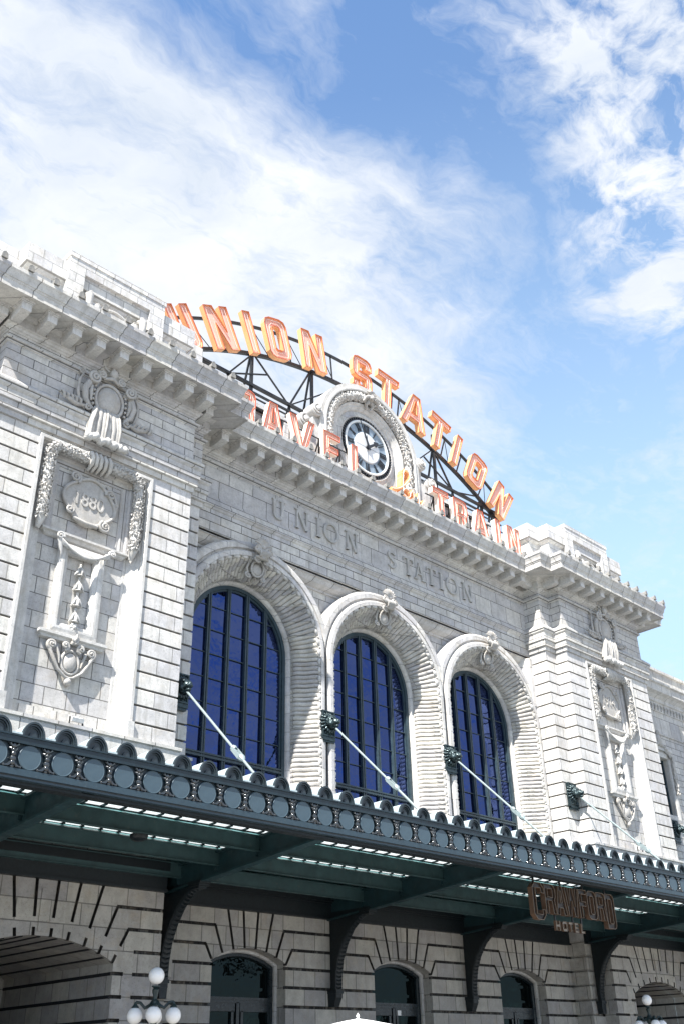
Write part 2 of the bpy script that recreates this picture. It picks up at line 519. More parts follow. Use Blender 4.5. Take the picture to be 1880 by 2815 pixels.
def copy_tree(o, parent=None):
    c = o.copy(); col.objects.link(c)
    if parent is not None: c.parent = parent
    for ch in kids(o):
        copy_tree(ch, c)
    return c


def remesh(mb, voxel, name='tmp', smooth_it=2):
    """fuse overlapping lumps into one continuous surface"""
    me = bpy.data.meshes.new(name); me.from_pydata([Vector(v) for v in mb.v], [], mb.f)
    bm = bmesh.new(); bm.from_mesh(me)
    bmesh.ops.remove_doubles(bm, verts=bm.verts, dist=1e-5)
    bmesh.ops.recalc_face_normals(bm, faces=bm.faces); bm.to_mesh(me); bm.free()
    ob = bpy.data.objects.new(name, me); col.objects.link(ob)
    md = ob.modifiers.new('r', 'REMESH'); md.mode = 'VOXEL'; md.voxel_size = voxel; md.use_smooth_shade = True
    if smooth_it:
        sm = ob.modifiers.new('s', 'SMOOTH'); sm.iterations = smooth_it; sm.factor = .4
    dg = bpy.context.evaluated_depsgraph_get(); dg.update()
    m2 = bpy.data.meshes.new_from_object(ob.evaluated_get(dg))
    r = MB(); r.v = [tuple(v.co) for v in m2.vertices]; r.f = [tuple(q.vertices) for q in m2.polygons]; r.sm = [True] * len(r.f)
    bpy.data.objects.remove(ob); bpy.data.meshes.remove(m2); bpy.data.meshes.remove(me)
    return r


def cut(solid, cutters):
    """boolean difference, returned as a mesh builder"""
    obs = []
    for mb in (solid, cutters):
        me = bpy.data.meshes.new('b'); me.from_pydata([Vector(v) for v in mb.v], [], mb.f)
        bm = bmesh.new(); bm.from_mesh(me)
        bmesh.ops.remove_doubles(bm, verts=bm.verts, dist=1e-5)
        bmesh.ops.recalc_face_normals(bm, faces=bm.faces); bm.to_mesh(me); bm.free()
        ob = bpy.data.objects.new('b', me); col.objects.link(ob); obs.append(ob)
    md = obs[0].modifiers.new('b', 'BOOLEAN'); md.operation = 'DIFFERENCE'; md.solver = 'EXACT'
    md.object = obs[1]; md.use_self = True
    dg = bpy.context.evaluated_depsgraph_get(); dg.update()
    m2 = bpy.data.meshes.new_from_object(obs[0].evaluated_get(dg))
    r = MB(); r.v = [tuple(v.co) for v in m2.vertices]; r.f = [tuple(q.vertices) for q in m2.polygons]; r.sm = [False] * len(r.f)
    for ob in obs: bpy.data.objects.remove(ob)
    return r


# ------------------------------------------------------------------ ground
gr = MB(); gr.add([(-400, -400, 0), (400, -400, 0), (400, 400, 0), (-400, 400, 0)], [(0, 1, 2, 3)])
m, g, p = new_mat('plaza_paving')
tcn = g.n('ShaderNodeTexCoord')
br = g.n('ShaderNodeTexBrick'); br.offset = 0; br.inputs['Scale'].default_value = 1; br.inputs['Brick Width'].default_value = 1.5
br.inputs['Row Height'].default_value = 1.5; br.inputs['Mortar Size'].default_value = .012
br.inputs['Color1'].default_value = (.27, .26, .24, 1); br.inputs['Color2'].default_value = (.22, .21, .20, 1); br.inputs['Mortar'].default_value = (.2, .19, .18, 1)
g.l(tcn.outputs['Object'], br.inputs['Vector'])
cc = g.mix(.6, br.outputs['Color'], g.ramp(g.noise(tcn.outputs['Object'], .8, 8, .65), [(.3, .75), (.7, 1.1)]), 'MULTIPLY')
g.l(cc, p.inputs['Base Color']); p.inputs['Roughness'].default_value = .8
tag(gr.build('plaza_ground', m), kind='structure')

# ------------------------------------------------------------------ the station
B = empty('station_building', (0, 0, 0),
          'pale carved stone railway station with three tall arched blue windows and bracketed cornice', 'building')
A = 9.711; AX = 8.98; E0 = 16.03; E1 = 16.76
W0, W1, W2 = .10, -.72, -1.27          # centre wall, step, pavilion
PLAN = [(-E1, 5), (-E1, W1), (-E0, W1), (-E0, W2), (-A, W2), (-A, W1), (-AX, W1), (-AX, W0), (AX, W0), (AX, W1), (A, W1), (A, W2), (E0, W2), (E0, W1), (E1, W1), (E1, 5)]
PX0, PX1 = 11.056, 14.688              # carved bay of a pavilion
PL = [(-PX0, W2), (-A, W2), (-A, W1), (-AX, W1), (-AX, W0 + .3)]
PLo = [(-E1, 5), (-E1, W1), (-E0, W1), (-E0, W2), (-PX1, W2)]
mirror = lambda pl: [(-x, y) for x, y in reversed(pl)]
C = .4615

# upper walls
up = [(0, 16.86), (0, 16.88), (.07, 16.885), (.07, 17.05), (.055, 17.06), (.138, 17.075), (.138, 17.31), (.12, 17.32), (.19, 17.335), (.19, 17.61), (.17, 17.63),
      (.20, 17.66), (.235, 17.70), (.245, 17.76), (.276, 17.79), (.276, 17.86), (.03, 18.10), (0, 18.10), (0, 19.21)]
for pl in (PLAN[:8], PLAN[8:]):
    w = MB(); w.sweep(pl, up); w.build('wall', S_wall, B)
cw = MB()
cw.sweep([(-AX - .05, W0), (AX + .05, W0)], [(-.05, 16.72), (-.05, 16.80), (0, 16.80), (0, 17.13), (-.012, 17.135), (-.012, 17.145), (0, 17.15), (0, 17.43), (-.012, 17.435), (-.012, 17.445), (0, 17.45), (0, 17.60), (.03, 17.62), (.05, 17.65), (.05, 17.69), (.09, 17.71), (.09, 17.77)])
cw.build('wall', S_wall, B)
cw = MB()
cw.sweep([(-AX - .05, W0), (AX + .05, W0)], [(.09, 17.77), (.09, 17.80), (.01, 18.10), (0, 18.10), (0, 19.21)])
cw.build('frieze_wall', S_frieze, B)

# rusticated pilasters, course by course
rp, jt = [], []
z = 9.064
for k in range(17):
    zt = z + C
    rp.append([(-.065, z + .0), (0, z + .004), (.012, z + .016), (.012, zt - .056), (0, zt - .044), (-.065, zt - .042)])
    jt.append([(-.064, zt - .0425), (-.066, zt - .0425), (-.066, zt + .0005), (-.064, zt + .0005)])
    z = zt
for pl in (PL, PLo, mirror(PL), mirror(PLo)):
    w = MB(); w2 = MB()
    for q in rp: w.sweep(pl, q)
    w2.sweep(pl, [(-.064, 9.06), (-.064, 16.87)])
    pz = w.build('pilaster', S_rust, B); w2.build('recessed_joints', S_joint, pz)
# plain base under the pilasters
for pl in (PLAN[:8], PLAN[8:]):
    w = MB(); w.sweep(pl, [(0, 5.625), (0, 8.50), (.12, 8.52), (.12, 8.93), (.10, 8.96), (.16, 8.98), (.16, 9.06), (-.5, 9.075)])
    w.build('plinth', S_mould, B)

# string course and cornice
w = MB()
w.sweep(PLAN, [(0, 19.20), (0, 19.25), (.04, 19.265), (.05, 19.30), (.11, 19.33), (.11, 19.375), (.02, 19.43), (0, 19.43)])
w.build('string_course', S_mould, B)
w = MB()
w.sweep(PLAN, [(0, 19.42), (0, 19.62)]); w.build('frieze_wall', S_frieze, B)
w = MB()
w.sweep(PLAN, [(0, 19.61), (.03, 19.62), (.05, 19.66), (.09, 19.68), (.11, 19.74), (.17, 19.77), (.17, 19.80), (.13, 19.805), (.13, 20.04), (.19, 20.06), (.24, 20.12), (.28, 20.16), (.97, 20.17), (.97, 20.15), (1.015, 20.15),
               (1.015, 20.38), (1.04, 20.40), (1.04, 20.44), (1.07, 20.46), (1.085, 20.56), (1.12, 20.66), (1.156, 20.71), (1.156, 20.83), (1.10, 20.85), (.0, 21.0), (-1.2, 21.02)])
w.build('cornice', S_mould, B)
mo = MB()
mo.box(-.145, .145, -.80, -.12, -.33, -.09)
mo.box(-.165, .165, -.83, -.12, -.095, -.05)
mo.box(-.20, .20, -.87, -.12, -.055, 0)
mo.hexa([(-.13, -.60, -.36), (.13, -.60, -.36), (.13, -.12, -.36), (-.13, -.12, -.36), (-.142, -.78, -.325), (.142, -.78, -.325), (.142, -.12, -.325), (-.142, -.12, -.325)])
m0 = None
spots = [(x * .77 + .385, W0, 0) for x in range(-11, 11)]
for sx in (-1, 1):
    spots += [(sx * 12.87 + .78 * k, W2, 0) for k in range(-4, 5)] + [(sx * (AX + .365), W1, 0), (sx * (E0 + .365), W1, 0)]
for xs in (-E1, -E0, AX, A):
    yy = W1 + .33 if xs in (-E1, AX) else None
    if xs == -E1: spots += [(xs, W1 + .4 + .78 * k, -90) for k in range(5)]
    if xs == AX: spots += [(xs, W1 + .28, -90)]
for (x, y, a) in spots:
    if m0 is None:
        m0 = mo.build('modillion', S_plain, B); o = m0
    else:
        o = m0.copy(); col.objects.link(o)
    o.location = (x, y, 20.168); o.rotation_euler = (0, 0, R(a))

# antefixes along the cornice edge
af = MB()
pts = [(-.075, 0), (-.07, .10), (-.04, .17), (0, .20), (.04, .17), (.07, .10), (.075, 0)]
af.prism([(x, z) for x, z in pts], -.10, .16)
af.prism([(x * 1.25, z * 1.12) for x, z in pts], -.13, -.095)
a0 = None
for (x0, n, y) in ((-16.99, 11, W2 - 1.08), (-7.72, 21, W0 - 1.08), (9.2, 11, W2 - 1.08)):
    for k in range(n):
        x = x0 + .78 * k
        if a0 is None: a0 = af.build('antefix', S_dark, B); o = a0
        else: o = a0.copy(); col.objects.link(o)
        o.location = (x, y, 20.84)

# inscription: serif capitals
def letter_strokes(ch, H):
    """list of (polygon, depth step); polygons in x,z, origin bottom left, returns width"""
    t = H * .155; th = H * .075; sf = H * .075; sh = H * .055
    L = []
    def bar(a, b, wd):
        dx, dz = b[0] - a[0], b[1] - a[1]; l = math.hypot(dx, dz); nx, nz = -dz / l * wd / 2, dx / l * wd / 2
        L.append([(a[0] + nx, a[1] + nz), (a[0] - nx, a[1] - nz), (b[0] - nx, b[1] - nz), (b[0] + nx, b[1] + nz)])
    def ser(x, z, wd): L.append([(x - wd / 2, z), (x + wd / 2, z), (x + wd / 2, z + sh), (x - wd / 2, z + sh)])
    if ch == 'I':
        bar((t, 0), (t, H), t); ser(t, 0, t + 2 * sf); ser(t, H - sh, t + 2 * sf); return L, 2 * t
    if ch == 'N':
        W = H * .80
        bar((sf + th / 2, 0), (sf + th / 2, H), th); bar((W - sf - th / 2, 0), (W - sf - th / 2, H), th)
        L.append([(sf, H), (sf + t * 1.2, H), (W - sf, 0), (W - sf - t * 1.0, 0)])
        ser(sf + th / 2, 0, th + 2 * sf); ser(sf, H - sh, th + 2 * sf); ser(W - sf - th / 2, H - sh, th + 2 * sf); return L, W
    if ch == 'U':
        W = H * .76; r = (W - 2 * sf - t) / 2; cx = W / 2
        out = [(cx - r - t / 2, H)]; inn = [(cx - r + t / 2, H)]
        for i in range(13):
            a = PI + PI * i / 12
            out.append((cx + (r + t / 2) * math.cos(a), r + t / 2 + (r + t / 2) * math.sin(a)))
            inn.append((cx + (r - t / 2) * math.cos(a), r + t / 2 + (r - t * .3) * math.sin(a)))
        out.append((cx + r + t / 2, H)); inn.append((cx + r - t / 2, H))
        L.append(out + inn[::-1]); ser(cx - r, H - sh, t + 2 * sf); ser(cx + r, H - sh, t + 2 * sf); return L, W
    if ch == 'O':
        r = H / 2
        L.append(('ring', r, r, r, r, t)); return L, 2 * r
    if ch == 'T':
        W = H * .72
        bar((W / 2, 0), (W / 2, H), t); L.append([(0, H - th), (W, H - th), (W, H), (0, H)])
        L.append([(0, H - .24 * H), (sf * .8, H - th), (0, H - th)]); L.append([(W, H - .24 * H), (W - sf * .8, H - th), (W, H - th)])
        ser(W / 2, 0, t + 2 * sf); return L, W
    if ch == 'A':
        W = H * .86
        bar((sf + th / 2, 0), (W / 2, H), th); bar((W - sf - t / 2, 0), (W / 2 - t * .1, H), t)
        L.append([(W * .25, H * .30), (W * .72, H * .30), (W * .70, H * .30 + th), (W * .27, H * .30 + th)])
        ser(sf + th / 2, 0, th + 2 * sf); ser(W - sf - t / 2, 0, t + 2 * sf); return L, W
    if ch == 'S':
        W = H * .60; pth = []
        for i in range(14): a = R(25) + (R(270) - R(25)) * i / 13; pth.append((W / 2 + (W / 2 - t / 2) * math.cos(a), H * .745 + (H * .255 - t / 2) * math.sin(a)))
        for i in range(1, 14): a = R(90) - (R(245)) * i / 13; pth.append((W / 2 + (W / 2 - t / 2) * math.cos(a), H * .28 + (H * .28 - t / 2) * math.sin(a)))
        o1, o2 = [], []
        for i, q in enumerate(pth):
            a = pth[max(0, i - 1)]; b = pth[min(len(pth) - 1, i + 1)]
            dx, dz = b[0] - a[0], b[1] - a[1]; l = math.hypot(dx, dz); wd = t * (.55 + .45 * math.sin(PI * i / (len(pth) - 1)))
            o1.append((q[0] - dz / l * wd / 2, q[1] + dx / l * wd / 2)); o2.append((q[0] + dz / l * wd / 2, q[1] - dx / l * wd / 2))
        L.append(o1 + o2[::-1]); ser(W - sf, H * .80, sf); ser(sf, H * .12, sf); return L, W
    return L, H * .4


def put_letters(text, xs, z0, H, y, depth, mat, parent, name='inscription_letter'):
    for ch, x in zip(text, xs):
        L, W = letter_strokes(ch, H)
        mb = MB()
        for i, poly in enumerate(L):
            yy = y - depth - .003 * i
            if poly[0] == 'ring':
                _, cx, cz, rx, rz, t = poly
                o_ = [(x + cx + rx * math.cos(2 * PI * k / 32), z0 + cz + rz * math.sin(2 * PI * k / 32)) for k in range(32)]
                i_ = [(x + cx + (rx - t) * math.cos(2 * PI * k / 32), z0 + cz + (rz - t * .55) * math.sin(2 * PI * k / 32)) for k in range(32)]
                mb.prism(o_, yy, y + .01, holes=[i_])
            else:
                mb.prism([(x + a, z0 + b) for a, b in poly], yy, y + .01)
        mb.build(name, mat, parent)


S_joint2 = None
S_letter = stone('inscription_terracotta', (.54, .515, .475), row=0, bump=.3)
put_letters('UNION', (-5.42, -4.35, -3.37, -3.0, -1.90), 18.24, .78, W0, .075, S_letter, B)
put_letters('STATION', (.33, 1.20, 1.80, 2.55, 3.30, 3.70, 4.72), 18.24, .76, W0, .075, S_letter, B)

# ------------------------------------------------------------------ window arches
ZC = 13.65; ZB = 8.6
S_scal = S_plain


def arch_path(r, cx, n=72, zb=ZB):
    """returns list of (x,z,nx,nz) from the left foot over the crown to the right foot; n = outward"""
    P = []
    m_ = 14
    for i in range(m_): P.append((cx - r, zb + (ZC - zb) * i / m_, -1, 0))
    for i in range(n + 1):
        a = PI - PI * i / n
        P.append((cx + r * math.cos(a), ZC + r * math.sin(a), math.cos(a), math.sin(a)))
    for i in range(1, m_ + 1): P.append((cx + r, ZC - (ZC - zb) * i / m_, 1, 0))
    return P


def arch_sweep(mb, cx, prof, clampx=None, smooth=False):
    base = arch_path(1.0, 0)
    m_ = len(prof); vs = []
    for (x, z, nx, nz) in base:
        for r, y in prof:
            if nz == 0: X, Z = cx + nx * r, z
            else: X, Z = cx + nx * r, ZC + nz * r
            if clampx is not None: X = max(cx - clampx, min(cx + clampx, X))
            vs.append((X, y, Z))
    n = len(base)
    mb.add(vs, [(i * m_ + j, (i + 1) * m_ + j, (i + 1) * m_ + j + 1, i * m_ + j + 1) for i in range(n - 1) for j in range(m_ - 1)], smooth)
    return mb


def ribs(cx):
    """fluted splay between the inner ring and the archivolt"""
    prof = [(2.125, .80), (2.13, .70), (2.17, .58), (2.26, .50), (2.36, .43), (2.45, .33), (2.52, .22), (2.58, .13), (2.66, .07), (2.72, .03)]
    mb = MB()
    Lv = ZC - ZB; pitch = .153; rm = 2.45
    nv = round(Lv / pitch); na = 48
    stations = []
    def rib(t0, t1, posf):
        dp = -.085 if int(round(t0)) % 2 == 0 else -.04; dq = -.04 if int(round(t0)) % 2 == 0 else -.085
        sub = [(0, dp), (.05, -.012), (.16, .014), (.5, .034), (.84, .014), (.95, -.012), (1, dq)]
        for f, h in sub: stations.append((posf(t0 + (t1 - t0) * f), h))
    for i in range(nv): rib(i, i + 1, lambda t: ('v', -1, ZB + Lv * t / nv))
    for i in range(na): rib(i, i + 1, lambda t: ('a', PI - PI * t / na, 0))
    for i in range(nv): rib(i, i + 1, lambda t: ('v', 1, ZC - Lv * t / nv))
    vs = []; m_ = len(prof)
    for (st, h) in stations:
        for j, (r, y) in enumerate(prof):
            hh = h * (.35 if j in (0, 1) else 1)
            a = prof[max(0, j - 1)]; b = prof[min(m_ - 1, j + 1)]
            dr, dy = b[0] - a[0], b[1] - a[1]; l = math.hypot(dr, dy)
            rr = r - hh * abs(dy) / l; yy = y - hh * abs(dr) / l
            if st[0] == 'v': vs.append((cx + st[1] * rr, yy, st[2]))
            else: vs.append((cx + rr * math.cos(st[1]), yy, ZC + rr * math.sin(st[1])))
    n = len(stations)
    mb.add(vs, [(i * m_ + j, (i + 1) * m_ + j, (i + 1) * m_ + j + 1, i * m_ + j + 1) for i in range(n - 1) for j in range(m_ - 1)], True)
    return mb


def scallops(cx):
    mb = MB(); pitch = .305
    Lv = ZC - ZB; nv = int(Lv / pitch); na = 24
    P = [(cx - 2.70, ZC - pitch * (i + .5), R(180)) for i in range(nv)] + [(cx + 2.70, ZC - pitch * (i + .5), 0) for i in range(nv)]
    P += [(cx + 2.70 * math.cos(PI * (i + .5) / na), ZC + 2.70 * math.sin(PI * (i + .5) / na), PI * (i + .5) / na) for i in range(na)]
    for x, z, a in P:
        rot = Matrix.Rotation(-a, 3, 'Y')
        mb.ball((x, .02, z), (.066, .060, .118), 10, 6, rot)
        d = Vector((-math.sin(a), 0, math.cos(a))) * .152
        mb.ball((x + d.x, .0, z + d.z), (.035, .05, .03), 6, 4, rot)
    return mb


for cx in (-6, 0, 6):
    mb = MB(); arch_sweep(mb, cx, [(2.02, 1.25), (2.02, .955), (2.03, .90), (2.055, .86), (2.09, .84), (2.13, .80)], smooth=False)
    mb.build('inner_ring', S_arch, B)
    ribs(cx).build('ribbed_reveal', S_rib, B, angle=60)
    scallops(cx).build('scalloped_edge', S_scal, B)
    mb = MB()
    arch_sweep(mb, cx, [(2.70, .06), (2.735, .02), (2.735, -.05), (2.86, -.05), (2.90, -.035), (2.93, .0), (2.94, .12)])
    arch_sweep(mb, cx, [(2.94, .12), (2.99, .12), (3.02, .10), (3.04, .03), (3.20, .03), (3.25, .05), (3.29, .09), (3.31, .12), (3.31, .56)], clampx=3.0)
    mb.build('archivolt', S_arch, B)
# spandrel wall behind, with the openings left free
sp = MB()
YS = .54
zt = 16.78
for cx in (-6, 0, 6):
    n = 40; xs = [cx - 3 + 6 * i / n for i in range(n + 1)]
    up_, lo_ = [], []
    for i in range(n):
        xa, xb = xs[i], xs[i + 1]
        za = ZC + math.sqrt(max(0, 3.25 ** 2 - (xa - cx) ** 2)); zb = ZC + math.sqrt(max(0, 3.25 ** 2 - (xb - cx) ** 2))
        if min(za, zb) < zt:
            sp.add([(xa, YS, za), (xb, YS, zb), (xb, YS, zt + .3), (xa, YS, zt + .3)], [(0, 1, 2, 3)])
        elif sp.v: sp.build('spandrel_wall', S_span, B); sp = MB()
sp.build('spandrel_wall', S_span, B)
# cavetto under the band, and its returns at both ends
cv = MB()
cav = [(-.05, 16.80), (-.05, 16.74), (-.10, 16.72), (-.13, 16.66), (-.19, 16.55), (-.30, 16.46), (-.38, 16.42), (-.38, 16.36), (-.46, 16.33), (-.46, 16.28)]
cv.sweep([(-AX, W0), (AX, W0)], cav)
for sx in (-1, 1):
    fr = [(8.98, .0), (8.76, .0), (8.74, .06), (8.62, .22), (8.48, .36), (8.44, .42), (8.44, YS)]
    cv.add([(sx * x, y, zz_) for zz_ in (14.6, 16.70) for x, y in fr], [(j, j + 1, len(fr) + j + 1, len(fr) + j) for j in range(len(fr) - 1)])
cv.build('cavetto_moulding', S_mould, B)

# keystone cartouche over every window: shell, scroll and shield
ks = MB()
for k in range(9):       # shell fan
    a = R(20 + 140 * k / 8)
    d = Vector((math.cos(a), 0, math.sin(a)))
    ks.tube([Vector((0, -.28, 3.15)) + d * .05, Vector((0, -.36, 3.18)) + d * .22, Vector((0, -.30, 3.2)) + d * .36], [.03, .055, .04], 6)
ks.ball((0, -.22, 3.16), (.20, .14, .14))
ks.spiral((-.26, -.32, 3.00), .16, 1.5, R(100), .055, .03, 0, -.05, -1)
ks.spiral((.26, -.32, 3.00), .16, 1.5, R(80), .055, .03, 0, -.05, 1)
ks.tube([(-.28, -.30, 2.98), (-.1, -.36, 2.86), (.1, -.36, 2.86), (.28, -.30, 2.98)], [.10, .13, .13, .10], 8)
for k in range(6): ks.tube([(-.20 + .08 * k, -.34, 3.02), (-.18 + .07 * k, -.46, 2.86), (-.15 + .06 * k, -.36, 2.70)], .035, 6)
ks.tube([(-.24, -.22, 2.72), (0, -.32, 2.66), (.24, -.22, 2.72)], [.07, .10, .07], 8)
ks.spiral((-.13, -.18, 2.62), .15, 1.6, R(60), .05, .03, 0, -.04, 1)
ks.spiral((.20, -.16, 2.60), .12, 1.5, R(120), .045, .03, 0, -.04, -1)
for i in range(20):      # shield rim
    a = 2 * PI * i / 20; b = 2 * PI * (i + 1) / 20
    f = lambda t: (.25 * math.cos(t), .12 + .10 * math.sin(-t) - .1, 2.34 + .30 * math.sin(t))
    ks.tube([f(a), f(b)], .04, 6)
ks.ball((0, .10, 2.34), (.22, .12, .27), 14, 8)
for sx in (-1, 1):
    ks.spiral((sx * .30, .16, 2.02), .12, 1.4, R(90), .04, .025, 0, -.03, -sx)
    ks.tube([(sx * .34, .05, 2.50), (sx * .38, .12, 2.3), (sx * .30, .2, 2.12), (sx * .12, .3, 1.98)], [.03, .05, .045, .03], 6)
    ks.tube([(sx * .10, .28, 2.06), (sx * .14, .36, 1.92), (sx * .05, .40, 1.86)], [.035, .04, .02], 6)
for q in range(4): ks.ball((-.36 + .0 * q, .02 + .03 * q, 2.56 - .08 * q), .03, 6, 5)
ksr = ks
k0 = None
for cx in (-6, 0, 6):
    if k0 is None: k0 = ksr.build('keystone_carving', S_carve, B, angle=80); o = k0
    else: o = k0.copy(); col.objects.link(o)
    o.location = (cx, .02, ZC + .40); o.scale = (1.0, .85, .85)

# arched windows: frame with mullions and transoms, pane as sub part
def window(cx):
    mb = MB()
    rf = 2.03; yw = .954
    n = 48
    def ring(r0, r1, y0, y1):
        o_ = [(cx - r0, ZB)] + [(cx + r0 * math.cos(PI - PI * i / n), ZC + r0 * math.sin(PI - PI * i / n)) for i in range(n + 1)] + [(cx + r0, ZB)]
        i_ = [(cx + r1, ZB)] + [(cx + r1 * math.cos(PI * i / n), ZC + r1 * math.sin(PI * i / n)) for i in range(n + 1)] + [(cx - r1, ZB)]
        mb.prism(o_ + i_, y0, y1)
    ring(rf, 1.90, yw, yw + .30)
    ring(1.905, 1.84, yw + .06, yw + .28)
    for k in (-1.5, -.5, .5, 1.5):
        x = cx + k * .772
        ztop = ZC + math.sqrt(1.92 ** 2 - (k * .772) ** 2)
        mb.box(x - .066, x - .016, yw + .01, yw + .17, 8.6, ztop)
        mb.box(x + .016, x + .066, yw + .01, yw + .17, 8.6, ztop)
        mb.box(x - .02, x + .02, yw + .04, yw + .16, 8.6, ztop - .02)
    for k in range(8):
        z_ = 9.889 + .8075 * k
        if k == 0: continue
        hw = 1.9 if z_ < ZC else math.sqrt(max(0, 1.9 ** 2 - (z_ - ZC) ** 2))
        mb.box(cx - hw, cx + hw, yw + .07, yw + .125, z_ - .011, z_ + .011)
    mb.box(cx - 1.9, cx + 1.9, yw - .01, yw + .22, 9.80, 9.855)
    mb.box(cx - 1.9, cx + 1.9, yw + .03, yw + .22, 9.855, 9.90)
    mb.box(cx - 1.9, cx + 1.9, yw - .01, yw + .22, 9.90, 9.95)
    for k in range(5):
        x = cx + (k - 2) * .772
        mb.bar((x - .30, yw + .15, 8.75), (x, yw + .15, 9.75), .03, .04); mb.bar((x + .30, yw + .15, 8.75), (x, yw + .15, 9.75), .03, .04)
        mb.box(x - .012, x + .012, yw + .12, yw + .2, 8.6, 9.8)
    f = mb.build('arched_window', M_frame, B)
    pn = MB(); yg = yw + .115; n = 40
    poly = [(cx - 1.88, ZB)] + [(cx + 1.88 * math.cos(PI - PI * i / n), ZC + 1.88 * math.sin(PI - PI * i / n)) for i in range(n + 1)] + [(cx + 1.88, ZB)]
    # each light is a separate, minutely tilted sheet as old glazing is
    for k in range(5):
        xa, xb = cx + (k - 2.5) * .772 + .03, cx + (k - 1.5) * .772 - .03
        xa = max(xa, cx - 1.88); xb = min(xb, cx + 1.88)
        for q in range(-2, 8):
            za, zb_ = 9.889 + .8075 * q, 9.889 + .8075 * (q + 1)
            def top(x): return ZC + math.sqrt(max(0, 1.88 ** 2 - (x - cx) ** 2))
            if za > max(top(xa), top(xb), top((xa + xb) / 2)): continue
            j = [random.uniform(-.010, .010) for _ in range(2)]
            m_ = 6; vs = []
            for i in range(m_ + 1):
                x = xa + (xb - xa) * i / m_
                zt_ = min(zb_, top(x)); zt_ = max(zt_, za)
                vs.append((x, yg + j[0] * (x - xa) / .7, za)); vs.append((x, yg + j[0] * (x - xa) / .7 + j[1], zt_))
            pn.add(vs, [(2 * i, 2 * i + 2, 2 * i + 3, 2 * i + 1) for i in range(m_)])
    pn.build('pane', M_glass, f)
    return f


for cx in (-6, 0, 6): window(cx)
# wall behind glass so nothing shows through, low wall below the windows
lw = MB(); lw.box(-AX, AX, W0 + .0, 1.2, 5.4, 8.62); lw.build('wall', S_mould, B)
lw = MB(); lw.box(-AX, AX, 1.30, 1.45, 5.4, 17.0); lw.build('inner_wall', M_dark, B)

# ------------------------------------------------------------------ carved pavilion bays (built left, mirrored right; ornaments copied)
XC = -12.872
def bay_parts(side):
    """side -1 = left pavilion, 1 = right one; carvings are not mirrored in x but shifted"""
    sx = XC if side < 0 else -XC
    T = lambda x: x - XC + sx
    hw = (PX1 - PX0) / 2
    mb = MB()
    mb.add([(sx - hw - .05, -.95, 9.0), (sx + hw + .05, -.95, 9.0), (sx + hw + .05, -.95, 17.0), (sx - hw - .05, -.95, 17.0)], [(0, 1, 2, 3)])
    mb.box(sx - 1.15, sx + .55, -1.02, -.95, 9.06, 9.42)
    mb.build('panel_wall', S_span, B)
    mb = MB()
    path = [(sx - hw, 9.07), (sx - hw, 16.80), (sx + hw, 16.80), (sx + hw, 9.07)]
    cove = [(0, -1.20), (0, -1.31), (.015, -1.33), (.10, -1.33), (.115, -1.31), (.115, -1.27), (.14, -1.26), (.16, -1.18), (.21, -1.10), (.28, -1.04), (.37, -1.00), (.44, -.985), (.44, -.97), (.52, -.968), (.53, -.945)]
    mb.frame(path, cove)
    for e in (sx - hw + .06, sx + hw - .06):
        mb.box(e - .10, e + .10, -1.36, -1.0, 9.06, 9.50)
    mb.build('panel_frame', S_plain, B)
    # upper wall between the pilasters
    mb = MB(); mb.box(sx - hw, sx + hw, W2 + .002, -.9, 16.80, 17.0); mb.build('wall', S_wall, B)
    # raised frame round the dated shield, open below
    mb = MB()
    mb.frame([(T(-14.26), 14.2), (T(-14.26), 16.62), (T(-11.48), 16.62), (T(-11.48), 14.2)],
             [(0, -.95), (0, -1.03), (.05, -1.05), (.12, -1.05), (.16, -1.02), (.16, -.99), (.22, -1.0), (.30, -1.0), (.34, -.97), (.40, -.98), (.40, -.95)])
    mb.build('inner_frame', S_mould, B)
    # shelf and lower niche frame
    mb = MB()
    mb.sweep([(T(-14.0), -.94), (T(-14.0), -.97), (T(-11.68), -.97), (T(-11.68), -.94)], [(0, 14.02), (.05, 14.05), (.09, 14.12), (.16, 14.15), (.16, 14.21), (0, 14.23), (-.1, 14.23)])
    mb.build('shelf', S_plain, B)
    mb = MB()
    pth = [(T(-13.56), 11.42), (T(-13.56), 13.93), (T(-12.22), 13.93), (T(-12.22), 11.42)]
    mb.frame(pth, [(0, -.95), (0, -1.10), (.10, -1.12), (.16, -1.12), (.18, -1.08), (.24, -1.07), (.28, -1.04), (.30, -.98)], closed=True)
    mb.sweep([(T(-13.66), -.94), (T(-13.66), -.98), (T(-12.08), -.98), (T(-12.08), -.94)], [(0, 11.20), (.10, 11.22), (.12, 11.28), (.18, 11.32), (.18, 11.39), (.14, 11.41), (0, 11.43)])
    mb.build('niche_frame', S_plain, B)
    # wall sill
    return sx


